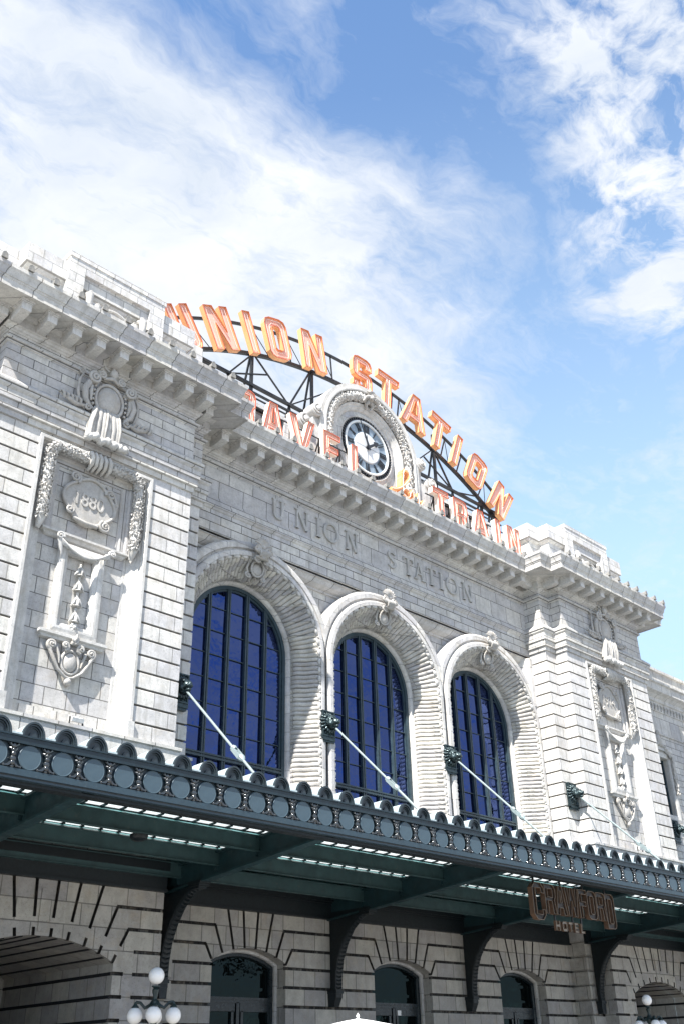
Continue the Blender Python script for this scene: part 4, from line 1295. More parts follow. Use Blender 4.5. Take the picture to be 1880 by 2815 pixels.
# ------------------------------------------------------------------ big roof letters
def block(ch, w, H, s):
    m = H / 2; c = min(.22 * H, w * .3) * .85; k = .55
    if ch == 'I': return [(0, 0), (0, H), (w, H), (w, 0)], []
    if ch == 'L': return [(0, 0), (0, H), (s, H), (s, s * .9), (w, s * .9), (w, 0)], []
    if ch == 'E': t = s * .85; return [(0, 0), (0, H), (w, H), (w, H - t), (s, H - t), (s, m + t / 2), (w * .88, m + t / 2), (w * .88, m - t / 2), (s, m - t / 2), (s, t), (w, t), (w, 0)], []
    if ch == 'T': t = s * .9; a = (w - s) / 2; return [(a, 0), (a, H - t), (0, H - t), (0, H), (w, H), (w, H - t), (a + s, H - t), (a + s, 0)], []
    if ch == 'N': return [(0, 0), (0, H), (s * 1.15, H), (w - s, H * .40), (w - s, H), (w, H), (w, 0), (w - s * 1.15, 0), (s, H * .60), (s, 0)], []
    if ch == 'V': return [(w / 2 - s * .55, 0), (0, H), (s * 1.05, H), (w / 2, s * 1.1), (w - s * 1.05, H), (w, H), (w / 2 + s * .55, 0)], []
    if ch == 'W': return [(w * .18, 0), (0, H), (s, H), (w * .27, H * .35), (w / 2 - s * .4, H), (w / 2 + s * .4, H), (w * .73, H * .35), (w - s, H), (w, H), (w * .82, 0), (w * .66, 0), (w / 2, H * .55), (w * .34, 0)], []
    if ch == 'A':
        tw = s * 1.25; a0 = w / 2 - tw / 2; f = lambda z: a0 * z / H
        i = s * 1.02
        z1, z2 = H * .24, H * .42
        return [(0, 0), (a0, H), (w - a0, H), (w, 0), (w - i, 0), (w - i - f(z1), z1), (i + f(z1), z1), (i, 0)], \
               [[(i + f(z2), z2), (w - i - f(z2), z2), (w / 2 + .03, H * .84), (w / 2 - .03, H * .84)]]
    if ch == 'O' or ch == 'D':
        o = [(c if ch == 'O' else 0, 0), (0, c if ch == 'O' else 0), (0, H - (c if ch == 'O' else 0)), (c if ch == 'O' else 0, H), (w - c, H), (w - c * .3, H - c * .3), (w, H - c), (w, c), (w - c * .3, c * .3), (w - c, 0)]
        if ch == 'O': o = [(c, 0), (c * .3, c * .3), (0, c), (0, H - c), (c * .3, H - c * .3), (c, H), (w - c, H), (w - c * .3, H - c * .3), (w, H - c), (w, c), (w - c * .3, c * .3), (w - c, 0)]
        else: o = [(0, 0), (0, H), (w - c, H), (w - c * .3, H - c * .3), (w, H - c), (w, c), (w - c * .3, c * .3), (w - c, 0)]
        q = c * .45; return o, [[(s, s + q * .6), (s + q * .6, s), (w - s - q * .6, s), (w - s, s + q * .6), (w - s, H - s - q * .6), (w - s - q * .6, H - s), (s + q * .6, H - s), (s, H - s - q * .6)]]
    if ch == 'U' or ch == 'C':
        if ch == 'U': return [(c, 0), (c * .3, c * .3), (0, c), (0, H), (s, H), (s, s * 1.25), (s * 1.25, s), (w - s * 1.25, s), (w - s, s * 1.25), (w - s, H), (w, H), (w, c), (w - c * .3, c * .3), (w - c, 0)], []
        e = H * .27
        return [(c, 0), (0, c), (0, H - c), (c, H), (w - c, H), (w, H - c), (w, H - e), (w - s, H - e), (w - s, H - s), (s, H - s), (s, s), (w - s, s), (w - s, e), (w, e), (w, c), (w - c, 0)], []
    if ch == 'S':
        e = H * .30; t = s * .92
        return [(c, 0), (0, c), (0, e), (s, e), (s, t), (w - s, t), (w - s, m - t / 2), (c, m - t / 2), (c * .3, m - t / 2 + c * .3), (0, m - t / 2 + c), (0, H - c), (c * .3, H - c * .3), (c, H), (w - c, H), (w - c * .3, H - c * .3), (w, H - c), (w, H - e), (w - s, H - e), (w - s, H - t), (s, H - t), (s, m + t / 2), (w - c, m + t / 2), (w - c * .3, m + t / 2 - c * .3), (w, m + t / 2 - c), (w, c), (w - c * .3, c * .3), (w - c, 0)], []
    if ch == 'R':
        t = s * .85; hb = H * .44
        return [(0, 0), (0, H), (w - c, H), (w - c * .3, H - c * .3), (w, H - c), (w, hb + c), (w - c * .5, hb + c * .2), (w, 0), (w - s * 1.05, 0), (w - s * 1.35, hb), (s, hb), (s, 0)], [[(s, hb + t * .8), (w - s, hb + t * .8), (w - s, H - t), (s, H - t)]]
    if ch == 'F': t = s * .85; return [(0, 0), (0, H), (w, H), (w, H - t), (s, H - t), (s, m + t / 2), (w * .85, m + t / 2), (w * .85, m - t / 2), (s, m - t / 2), (s, 0)], []
    if ch == 'H': return [(0, 0), (0, H), (s, H), (s, m + s / 2), (w - s, m + s / 2), (w - s, H), (w, H), (w, 0), (w - s, 0), (w - s, m - s / 2), (s, m - s / 2), (s, 0)], []


def inset(pts, d):
    """move a polygon's edges inward by d whatever its winding"""
    n = len(pts)
    area = sum(pts[i][0] * pts[(i + 1) % n][1] - pts[(i + 1) % n][0] * pts[i][1] for i in range(n))
    sg = 1 if area > 0 else -1
    out_ = []
    for i in range(n):
        p0, p1, p2 = pts[i - 1], pts[i], pts[(i + 1) % n]
        d1 = (p1[0] - p0[0], p1[1] - p0[1]); d2 = (p2[0] - p1[0], p2[1] - p1[1])
        l1 = math.hypot(*d1) or 1; l2 = math.hypot(*d2) or 1
        n1 = (-d1[1] / l1 * sg, d1[0] / l1 * sg); n2 = (-d2[1] / l2 * sg, d2[0] / l2 * sg)
        mx_, mz_ = n1[0] + n2[0], n1[1] + n2[1]; k = 2 / max(.35, mx_ * mx_ + mz_ * mz_)
        out_.append((p1[0] + mx_ * k * d, p1[1] + mz_ * k * d))
    return out_


def channel_letter(ch, w, H, s, to3, depth, parent, side_m, face_m, rim_m, tube_m, name='letter', neon=.11, rec=.07, rimr=.016, tuber=.011):
    o_, hs = block(ch, w, H, s)
    mb = MB(); mb.prism(o_, 0, depth, holes=hs, caps=False, to3=to3)
    a = mb.build(name, side_m, parent)
    mb = MB(); mb.prism(o_, rec, depth - .01, holes=hs, to3=to3, walls=False); mb.build('letter_face', face_m, a)
    mb = MB()
    for lp in [o_] + hs: mb.tube([to3(x, z, -.004) for x, z in lp], rimr, 4, closed=True, smooth=False)
    mb.build('letter_rim', rim_m, a)
    if tube_m:
        mb = MB()
        il = inset(o_, neon)
        mb.tube([to3(x, z, .03) for x, z in il], tuber, 6, closed=True)
        for lp in hs: mb.tube([to3(x, z, .03) for x, z in inset(lp, -neon)], tuber, 6, closed=True)
        mb.build('neon_tube', tube_m, a)
    return a


RS = empty('rooftop_sign', (.28, 1.3, 21.0), 'arched rooftop sign of orange neon letters spelling UNION STATION on black steel frame', 'sign')
CX, CZ, RI, HL = .28, 10.45, 16.55, 1.87
YL = 1.0
arc = [('U', -31.7, 1.12), ('N', -25.5, 1.18), ('I', -20.5, .37), ('O', -15.75, 1.16), ('N', -9.15, 1.20), ('S', .17, 1.12), ('T', 5.4, 1.33),
       ('A', 11.15, 1.58), ('T', 16.65, 1.33), ('I', 20.9, .37), ('O', 25.8, 1.16), ('N', 32.15, 1.20)]
for ch, an, wd in arc:
    a = R(an)
    def to3(x, z, y, a=a, wd=wd):
        xx = x - wd / 2; r_ = RI + z
        return (CX + math.sin(a) * r_ + math.cos(a) * xx, YL + y, CZ + math.cos(a) * r_ - math.sin(a) * xx)
    channel_letter(ch, wd, HL, .37, to3, .24, RS, M_osid, M_oface, M_orim, M_neon)
# steel frame
w = MB()
pol = lambda r, deg, y: Vector((CX + r * math.sin(R(deg)), y, CZ + r * math.cos(R(deg))))
for r, th in ((18.12, .10), (16.80, .14)):
    for y in (1.50, ):
        pp = [pol(r, -34 + 68 * i / 40, y) for i in range(41)]
        for i in range(40): w.bar(pp[i], pp[i + 1], th, th, up=(0, 1, 0))
for d in (-33.5, -29, -22.5, -18.3, -12.4, -6.2, -4.4, 2.6, 7.8, 9.2, 14.2, 19.3, 23.2, 28.8, 34):
    w.bar(pol(16.8, d, 1.50), pol(18.12, d, 1.50), .05, .05, up=(0, 1, 0))
for d in (-29, -18.5, -12.4, -6.2, 2.6, 9.2, 19.3, 28.8):
    w.bar(pol(16.8, d + 2.2, 1.52), pol(18.12, d, 1.52), .025, .025, up=(0, 1, 0))
for z_, y_, th in ((24.72, 1.45, .12), (24.40, 1.45, .08), (24.72, 2.6, .08)):
    w.bar((-9.4, y_, z_), (9.9, y_, z_), th, th, up=(0, 1, 0))
for sx in (-1, 1): w.bar((sx * 4.2, .5, 23.28), (sx * 8.6, .5, 23.28), .05, .05, up=(0, 1, 0))
def ztop(x): return CZ + math.sqrt(16.8 ** 2 - (x - CX) ** 2)
for sx in (-1, 1):
    for xq in (2.2, 5.37, 8.6):
        x = sx * xq
        w.bar((x, 1.5, 21), (x, 1.5, ztop(x) + (0.9 if xq == 5.37 else 0)), .11, .11)
        w.bar((x, 3.0, 21), (x, 1.6, ztop(x)), .07, .07)
        w.bar((x, 1.5, 24.7), (x, 2.8, 22), .05, .05)
    nodes = [3.43, 6.5, 9.2]
    for nd in nodes:
        x = sx * nd
        w.bar((x, 1.48, 24.72), (sx * (nd - 1.15), 1.48, ztop(sx * (nd - 1.15))), .07, .07)
        w.bar((x, 1.46, 24.72), (sx * (nd - 1.9), 1.46, ztop(sx * (nd - 1.9)) - .9), .055, .055)
        if nd < 9: w.bar((x, 1.5, 24.72), (sx * (nd + 1.85), 1.5, ztop(sx * (nd + 1.85))), .055, .055)
        w.bar((x, 1.5, 24.72), (sx * (nd - .5), 1.5, 22.2), .07, .07)
        w.bar((x, 1.5, 24.72), (sx * (nd + .6), 1.5, 22.6), .05, .05)
w.build('steel_frame', M_black, RS)

TS = empty('parapet_sign', (0, -.3, 21.0), 'low straight line of red and cream neon letters spelling TRAVEL by TRAIN above the cornice', 'sign')
ZL, HL2, YT = 21.22, 1.50, -.30
for ch, x, wd in (('T', -8.55, .95), ('R', -7.42, .86), ('A', -6.22, 1.0), ('V', -4.93, 1.2), ('E', -3.24, .82), ('L', -1.78, .80),
                  ('T', 2.90, .95), ('R', 4.20, .86), ('A', 5.42, 1.12), ('I', 7.05, .27), ('N', 7.88, .84)):
    to3 = lambda x_, z_, y_, x=x: (x + x_, YT + y_, ZL + z_)
    channel_letter(ch, wd, HL2, .27, to3, .24, TS, M_whitesid, M_oface if ch in 'AVN' else M_red, M_orim, M_neon, neon=.08, tuber=.014, rimr=.022)
w = MB(); wf = MB()
def ribbon(path, wd, y0, y1, mb):
    for i in range(len(path) - 1):
        a, b = path[i], path[i + 1]
        mb.bar((a[0], (y0 + y1) / 2 + .0015 * i, a[1]), (b[0], (y0 + y1) / 2 + .0015 * i, b[1]), wd, abs(y1 - y0), up=(0, 1, 0))
bp_ = []
for i in range(9): t_ = i / 8; bp_.append((.40 + .75 * t_, 21.62 + .10 * t_ + .35 * t_ * t_))
for i in range(1, 12): a = -.6 + (PI + .9) * i / 11; bp_.append((1.30 + .20 * math.cos(a), 22.55 + .28 * math.sin(a)))
for i in range(1, 8): t_ = i / 7; bp_.append((1.08 - .05 * t_, 22.45 - .85 * t_))
for i in range(1, 12): a = PI + .3 - (PI * 1.8) * (-i / 11); bp_.append((1.26 + .2 * math.cos(a), 21.72 + .2 * math.sin(a)))
yp = [(1.48, 21.78), (1.62, 21.98), (1.66, 22.0), (1.66, 21.72), (1.74, 21.60), (1.86, 21.66), (1.96, 21.98), (1.96, 21.55), (1.90, 21.30), (1.98, 21.30), (2.12, 21.52), (2.28, 21.75)]
ribbon(bp_, .13, YT, YT + .26, w); ribbon(yp, .11, YT, YT + .26, w)
ob_ = w.build('script_word', M_osid, TS)
wf.tube([(x, YT - .02, z) for x, z in bp_], .018, 6); wf.tube([(x, YT - .02, z) for x, z in yp], .018, 6)
wf.build('neon_tube', M_neon, ob_)
for xa, xb in ((-8.7, -1.2), (2.8, 8.8)):
    w = MB()
    w.bar((xa, .05, 21.5), (xb, .05, 21.5), .04, .04); w.bar((xa, .05, 22.5), (xb, .05, 22.5), .035, .035)
    for k in range(17):
        x = -8.6 + k * 1.08
        if xa < x < xb: w.bar((x, .03, 20.98), (x, .03, 22.5), .05, .05); w.bar((x, .03, 22.4), (x, .7, 21.0), .04, .04)
    w.build('steel_frame', M_black, TS)

# ------------------------------------------------------------------ ground floor with joggled arches
def groove(mb, a, b, wd=.078, depth=.11, y=0.0):
    """cutter box along a line in x,z"""
    dx, dz = b[0] - a[0], b[1] - a[1]; l = math.hypot(dx, dz); nx, nz = -dz / l * wd / 2, dx / l * wd / 2
    P = [(a[0] + nx, a[1] + nz), (a[0] - nx, a[1] - nz), (b[0] - nx, b[1] - nz), (b[0] + nx, b[1] + nz)]
    mb.prism(P, y - .3, y + depth)


def bay_wall(x0, x1, y, cx, hw, crown, spring, joints, kinks, split=None, thick=.62, ends=(0, 0)):
    sag = crown - spring; Rr = (hw * hw + sag * sag) / (2 * sag); zc_ = crown - Rr
    n = 20; am = math.asin(hw / Rr)
    arcp = [(cx + Rr * math.sin(-am + 2 * am * i / n), zc_ + Rr * math.cos(-am + 2 * am * i / n)) for i in range(n + 1)]
    poly = [(x0, 0), (x0, 5.62), (x1, 5.62), (x1, 0), (cx + hw, 0)] + arcp[::-1] + [(cx - hw, 0)]
    s = MB(); s.prism(poly, y, y + thick)
    c = MB()
    zs_ = [5.085 - .472 * k for k in range(11)]
    for (a, ztop_) in joints:                       # straight radial joints up to the top
        for sg in (-1, 1):
            d = (math.sin(R(a)) * sg, math.cos(R(a)))
            p0 = (cx + d[0] * (Rr - .03), zc_ + d[1] * (Rr - .03)); tt = (5.65 - zc_) / d[1]; p1 = (cx + d[0] * tt, 5.65)
            if split:
                ra, rb = split[0], split[1]
                groove(c, p0, (cx + d[0] * (Rr + ra), zc_ + d[1] * (Rr + ra)), y=y); groove(c, (cx + d[0] * (Rr + rb), zc_ + d[1] * (Rr + rb)), p1, y=y)
            else: groove(c, p0, p1, y=y)
    used = set()
    for (a, k) in kinks:                            # radial joint that turns into a course joint
        for sg in (-1, 1):
            d = (math.sin(R(a)) * sg, math.cos(R(a))); z_ = zs_[k]
            tt = (z_ - zc_) / d[1]; pk = (cx + d[0] * tt, z_)
            p0 = (cx + d[0] * (Rr - .03), zc_ + d[1] * (Rr - .03))
            if split and tt - Rr > split[0] + .25:
                ra, rb = split
                groove(c, p0, (cx + d[0] * (Rr + ra), zc_ + d[1] * (Rr + ra)), y=y); groove(c, (cx + d[0] * (Rr + rb), zc_ + d[1] * (Rr + rb)), pk, y=y)
            else: groove(c, p0, pk, y=y)
            xe = x1 + .01 if sg > 0 else x0 - .01
            groove(c, (pk[0] - sg * .02, z_ + .003), (xe, z_ + .003), y=y)
        used.add(k)
    for k, z_ in enumerate(zs_):
        if k in used: continue
        for sg in (-1, 1):
            xe = x1 + .01 if sg > 0 else x0 - .01
            xs_ = cx + sg * (hw - .05)
            if z_ > spring: xs_ = cx + sg * (hw + .55)
            if split: 
                groove(c, (cx + sg * (hw - .3), z_), (cx + sg * (hw + .28), z_), y=y) if z_ < spring else None
                groove(c, (cx + sg * (hw + .52), z_), (xe, z_), y=y)
            else: groove(c, (xs_, z_), (xe, z_), y=y)
    return cut(s, c), (Rr, zc_, am, arcp)


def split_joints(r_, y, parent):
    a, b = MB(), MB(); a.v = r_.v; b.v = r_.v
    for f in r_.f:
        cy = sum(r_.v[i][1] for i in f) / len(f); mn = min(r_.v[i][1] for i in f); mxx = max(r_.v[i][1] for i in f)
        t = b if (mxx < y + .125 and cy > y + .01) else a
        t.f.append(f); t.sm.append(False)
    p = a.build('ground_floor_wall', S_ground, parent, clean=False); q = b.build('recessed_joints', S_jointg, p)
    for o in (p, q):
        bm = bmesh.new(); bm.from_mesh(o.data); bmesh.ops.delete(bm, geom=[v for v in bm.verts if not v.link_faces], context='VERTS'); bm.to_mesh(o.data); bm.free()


for cx in (-6, 0, 6):
    x0, x1 = (cx - 3, cx + 3)
    x0 = max(x0, -AX); x1 = min(x1, AX)
    r_, (Rr, zc_, am, arcp) = bay_wall(x0, x1, 0, cx + .04, 1.27, 4.59, 4.25, [(4.3, 9), (12.9, 9)], [(21.5, 0), (30.2, 1)])
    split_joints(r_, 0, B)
    # pale chamfered reveal, dark door frame and glass
    c0 = cx + .04
    w = MB()
    pth = [(c0 - 1.27, 0)] + [(c0 - 1.27, 4.25)] + arcp[1:-1] + [(c0 + 1.27, 4.25), (c0 + 1.27, 0)]
    w.frame(pth, [(0, .36), (.02, .34), (.07, .34), (.09, .38), (.09, .6)]); w.build('door_reveal', S_arch, B)
    w = MB()
    w.frame([(a + (.0), b) for a, b in pth], [(.07, .5), (.07, .44), (.17, .44), (.19, .48), (.19, .58)])
    w.box(c0 - 1.15, c0 + 1.15, .46, .58, 3.28, 3.42); w.box(c0 - 1.15, c0 + 1.15, .43, .5, 3.36, 3.42)
    w.box(c0 - .05, c0 + .05, .46, .58, 0, 3.3)
    for sx in (-1, 1):
        w.box(c0 + sx * .62 - .53, c0 + sx * .62 + .53, .48, .56, 3.08, 3.28); w.box(c0 + sx * .62 - .53, c0 + sx * .62 + .53, .48, .56, 0, .3)
        for q in (-.50, .42): w.box(c0 + sx * .62 + q, c0 + sx * .62 + q + .08, .48, .56, .3, 3.1)
    d_ = w.build('entrance_door', M_door, B)
    if cx == 0:
        w = MB(); w.box(.20, .36, .468, .474, 3.09, 3.23); w.build('paper_notice', M_white, d_)
    w = MB(); w.add([(c0 - 1.1, .55, 0), (c0 + 1.1, .55, 0), (c0 + 1.1, .55, 4.2), (c0 - 1.1, .55, 4.2), (c0 - .8, .55, 4.33), (c0, .55, 4.45), (c0 + .8, .55, 4.33)], [(0, 1, 2, 6, 5, 4, 3)])
    w.build('pane', M_gdoor, d_)
for sx in (-1, 1):
    cx = sx * 12.83
    r_, (Rr, zc_, am, arcp) = bay_wall(min(sx * E0, sx * A), max(sx * E0, sx * A), W2, cx, 1.86, 4.345, 3.89, [(3.0, 9), (9.1, 9), (15.3, 9)], [(21.2, 0), (27.0, 1)], split=(.17, .38), thick=.55)
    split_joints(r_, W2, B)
    w = MB()
    w.box(cx - .13, cx + .13, W2 - .03, W2 + .02, 4.42, 5.32)
    w.build('keystone_panel', S_ground, B)
    # barrel of the deep porch, ribbed with course joints
    w = MB(); vs = []; prof = []
    pth = [(cx - 1.86, 0), (cx - 1.86, 3.89)] + arcp[1:-1] + [(cx + 1.86, 3.89), (cx + 1.86, 0)]
    ys = [W2 + .5]
    w.frame(pth, [(0, W2 + .552), (0, W2 + 5.2)])
    w.build('porch_vault', S_ground, B)
    w = MB()
    for z_ in (3.67, 3.20, 2.72, 2.25):
        for s2 in (-1, 1): w.box(cx + s2 * 1.86 - .012, cx + s2 * 1.86 + .012, W2 + .1, W2 + 5.2, z_ - .035, z_ + .035)
    for a in (-24, -18, -12, -6, 0, 6, 12, 18, 24):
        p_ = (cx + Rr * math.sin(R(a)), zc_ + Rr * math.cos(R(a)))
        w.box(p_[0] - .03, p_[0] + .03, W2 + .1, W2 + 5.2, p_[1] - .02, p_[1] + .012)
    w.build('porch_joints', M_dark, B)
    w = MB(); w.box(cx - 1.86, cx + 1.86, W2 + 5.2, W2 + 5.3, 0, 4.4); w.build('porch_wall', S_ground, B)
    w = MB(); w.box(cx - 1.2, cx + 1.2, W2 + 5.05, W2 + 5.2, 0, 3.3); w.build('porch_door', M_door, B)
# step faces and wing bases, grooved by sweeping
gp_ = [(0, 0)]
for k in range(10, -1, -1):
    z_ = 5.085 - .472 * k
    if z_ < .1: continue
    gp_ += [(0, z_ - .039), (-.10, z_ - .038), (-.10, z_ + .038), (0, z_ + .039)]
gp_ += [(0, 5.62)]
for pl in ([(-A, W1), (-AX, W1), (-AX, 0)], [(AX, 0), (AX, W1), (A, W1)], [(-E1 - 12, .1), (-E1, .1), (-E1, W1), (-E0, W1)], [(E0, W1), (E1, W1), (E1, .1), (E1 + 30, .1)]):
    w = MB(); w.sweep(pl, gp_); w.build('ground_floor_wall', S_ground, B)

# ------------------------------------------------------------------ lower side wings
for sx in (-1, 1):
    x0, x1 = (E1, 42) if sx > 0 else (-42, -E1)
    w = MB()
    # wall around the windows of the upper floor
    wins = [17.55 + 4.2 * k for k in range(6)]
    pl = lambda a, b, z0, z1: w.add([(a, .1, z0), (b, .1, z0), (b, .1, z1), (a, .1, z1)], [(0, 1, 2, 3)])
    X = [E1] + sum([[a, a + 1.75] for a in wins], []) + [42]
    for i in range(0, len(X), 2): pl(sx * X[i], sx * X[i + 1], 9.0, 15.41) if X[i + 1] > X[i] else None
    for a in wins: pl(sx * a, sx * (a + 1.75), 14.25, 15.41); pl(sx * a, sx * (a + 1.75), 9.0, 11.6)
    w.box(x0, x1, .11, .2, 5.6, 9.0)
    w.build('wing_wall', S_wall, B)
    w = MB(); w.sweep([(x0, .1), (x1, .1)], [(0, 15.40), (.06, 15.43), (.06, 15.5), (0, 15.52), (0, 16.60), (.05, 16.62), (.05, 17.05), (.12, 17.10), (.12, 17.25), (.25, 17.4), (.42, 17.5), (.42, 17.85), (.52, 17.9), (.52, 17.99), (.1, 18.1), (-.1, 18.1), (-.1, 18.85), (0, 18.88), (0, 19.02), (-1, 19.05)])
    w.sweep([(x0, .1), (x1, .1)], [(.01, 8.9), (.1, 8.92), (.1, 9.0), (.01, 9.02)])
    w.build('wing_cornice', S_mould, B)
    w = MB()
    for k in range(80):
        x = sx * (E1 + .1 + .30 * k)
        w.tube([(x, .04, 16.98), (x + .07 * sx, .0, 16.84), (x, .04, 16.68)], [.04, .06, .04], 6)
    w.build('leaf_band', S_carve, B)
    for a in wins[:4]:
        c0 = sx * (a + .875)
        w = MB()
        w.frame([(c0 - .875, 11.6), (c0 - .875, 14.25), (c0 + .875, 14.25), (c0 + .875, 11.6)], [(-.30, .1), (-.30, .02), (-.18, .0), (-.02, .02), (0, .08), (0, .42)], closed=True)
        w.box(c0 - 1.2, c0 + 1.2, -.1, .1, 14.56, 14.72); w.box(c0 - 1.15, c0 + 1.15, -.02, .1, 11.12, 11.26)
        wn = w.build('wing_window', S_plain, B)
        w = MB()
        w.box(c0 - .875, c0 - .78, .30, .40, 11.6, 14.25); w.box(c0 + .78, c0 + .875, .30, .40, 11.6, 14.25); w.box(c0 - .78, c0 + .78, .30, .40, 14.15, 14.25)
        w.box(c0 - .78, c0 + .78, .30, .40, 11.6, 11.7); w.box(c0 - .78, c0 + .78, .29, .38, 12.95, 13.05)
        w.build('sash', M_frame, wn)
        w = MB(); w.add([(c0 - .8, .37, 11.65), (c0 + .8, .37, 11.65), (c0 + .8, .37, 14.2), (c0 - .8, .37, 14.2)], [(0, 1, 2, 3)]); w.build('pane', M_gdoor, wn)
        w = MB()
        for k in range(9): w.tube([(c0 - .7 + .08 * k, .44, 11.7), (c0 - .7 + .08 * k, .44, 14.15)], .045, 6)
        w.build('curtain', M_white, wn)
        w = MB(); rnd = random.Random(int(a))
        for s2 in (-1, 1):
            pth = [Vector((c0 + s2 * 1.08, -.05, 12.6)), Vector((c0 + s2 * 1.10, -.05, 14.3)), Vector((c0 + s2 * .3, -.05, 14.85))]
            w.tube(pth, [.05, .11, .11], 8)
            for i in (0, 1):
                for q in range(50):
                    c = pth[i].lerp(pth[i + 1], rnd.random()); d = Vector((rnd.uniform(-1, 1), -rnd.random(), rnd.uniform(-1, 1))).normalized()
                    w.ball(c + d * .10, (.05, .04, .06), 6, 4)
        w.ball((c0, -.1, 15.0), (.22, .16, .30)); w.ball((c0, -.14, 15.35), (.13, .1, .14)); w.ball((c0 - .2, -.1, 14.8), .12); w.ball((c0 + .2, -.1, 14.8), .12)
        w.build('window_carving', S_carve, B)
    w = MB(); w.box(x0, x1, .45, .5, 9, 16); w.build('inner_wall', M_dark, B)
    w = MB(); w.box(x0, x1, 1.0, 20, 9, 18.8); w.build('roof', M_roof, B)

# ------------------------------------------------------------------ canopy
CN = empty('entrance_canopy', (0, -3.4, 5.5), 'long dark teal metal canopy with a row of discs and scalloped cresting along its edge', 'canopy')
CX0, CX1 = -26.0, 30.0
YF = -6.85
w = MB()
w.sweep([(CX0, YF), (CX1, YF)], [(-.25, 5.95), (-.10, 5.99), (.02, 5.99), (.05, 6.03), (.05, 6.04)])
w.box(CX0, CX1, YF + .07, YF + .30, 5.93, 6.60)
w.build('girder', M_brk, CN)
w = MB(); w.box(CX0, CX1, YF - .06, YF + .10, 6.045, 6.155); w.box(CX0, CX1, YF - .04, YF + .1, 5.985, 6.047); w.build('lower_band', M_band, CN)
w = MB(); w.box(CX0, CX1, YF, YF + .08, 6.15, 6.60); w.build('fascia', M_fascia, CN)
w = MB(); w.box(CX0, CX1, YF - .07, YF + .10, 6.58, 6.70); w.box(CX0, CX1, YF - .09, YF + .3, 6.695, 6.725)
w.build('upper_band', M_fascia, CN)
dm = MB()
dm.lathe((0, 0, 0), [(.215, .02), (.215, -.035), (.20, -.045), (.19, -.04), (.005, -.04)], 36, axis='y', smooth=False)
cm = MB()
def el(rx, rz, n=14): return [(rx * math.cos(PI - PI * i / n), rz * math.sin(PI - PI * i / n)) for i in range(n + 1)]
def shell(mb, rx, rz, t, y0, y1):
    o_ = el(rx, rz); i_ = el(rx - t, rz - t)[::-1]; mb.prism(o_ + i_, y0, y1)
shell(cm, .215, .27, .035, -.08, -.02); shell(cm, .175, .225, .025, -.06, .02); shell(cm, .145, .19, .02, -.03, .02)
cm.prism(el(.13, .17), -.01, .02); cm.prism(el(.075, .10), -.04, .0)
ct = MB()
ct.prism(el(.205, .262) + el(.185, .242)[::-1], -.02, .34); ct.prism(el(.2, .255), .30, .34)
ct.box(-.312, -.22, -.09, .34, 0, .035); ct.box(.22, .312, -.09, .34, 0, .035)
om = MB()
om.ball((0, -.03, .16), (.045, .035, .05)); om.ball((0, -.04, .09), (.03, .03, .035)); om.ball((0, -.05, .02), .045); om.ball((0, -.04, -.06), (.055, .045, .06)); om.ball((0, -.05, -.13), (.05, .045, .05))
for sx in (-1, 1):
    om.tube([(sx * .03, -.03, .15), (sx * .08, -.04, .19), (sx * .11, -.02, .20)], [.02, .025, .01], 6)
    om.tube([(sx * .02, -.04, .06), (sx * .06, -.05, .11), (sx * .09, -.03, .12)], [.02, .02, .008], 6)
    om.tube([(sx * .03, -.04, -.13), (sx * .08, -.05, -.18), (sx * .15, -.04, -.19)], [.03, .03, .015], 6)
    om.ball((sx * .15, -.04, -.185), .025, 6, 5)
om.ball((0, -.04, -.19), (.04, .03, .03))
first = None
PITCH_ = .625
nd = int((CX1 - CX0 - .4) / PITCH_)
x_first = -15.817 - PITCH_ * int((-15.817 - CX0 - .2) / PITCH_)
k = 0; x = x_first
protos = {}
while x < CX1 - .2:
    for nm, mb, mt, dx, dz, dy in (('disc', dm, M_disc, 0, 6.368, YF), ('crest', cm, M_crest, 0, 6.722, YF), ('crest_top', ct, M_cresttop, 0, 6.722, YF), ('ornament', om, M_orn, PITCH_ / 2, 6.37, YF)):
        if nm not in protos:
            protos[nm] = mb.build(nm, mt, CN); o = protos[nm]
        else:
            o = protos[nm].copy(); col.objects.link(o)
        off = CN.location
        o.location = (x + dx, dy, dz)
        # mesh was built in local offset of the parent: undo
    x += PITCH_
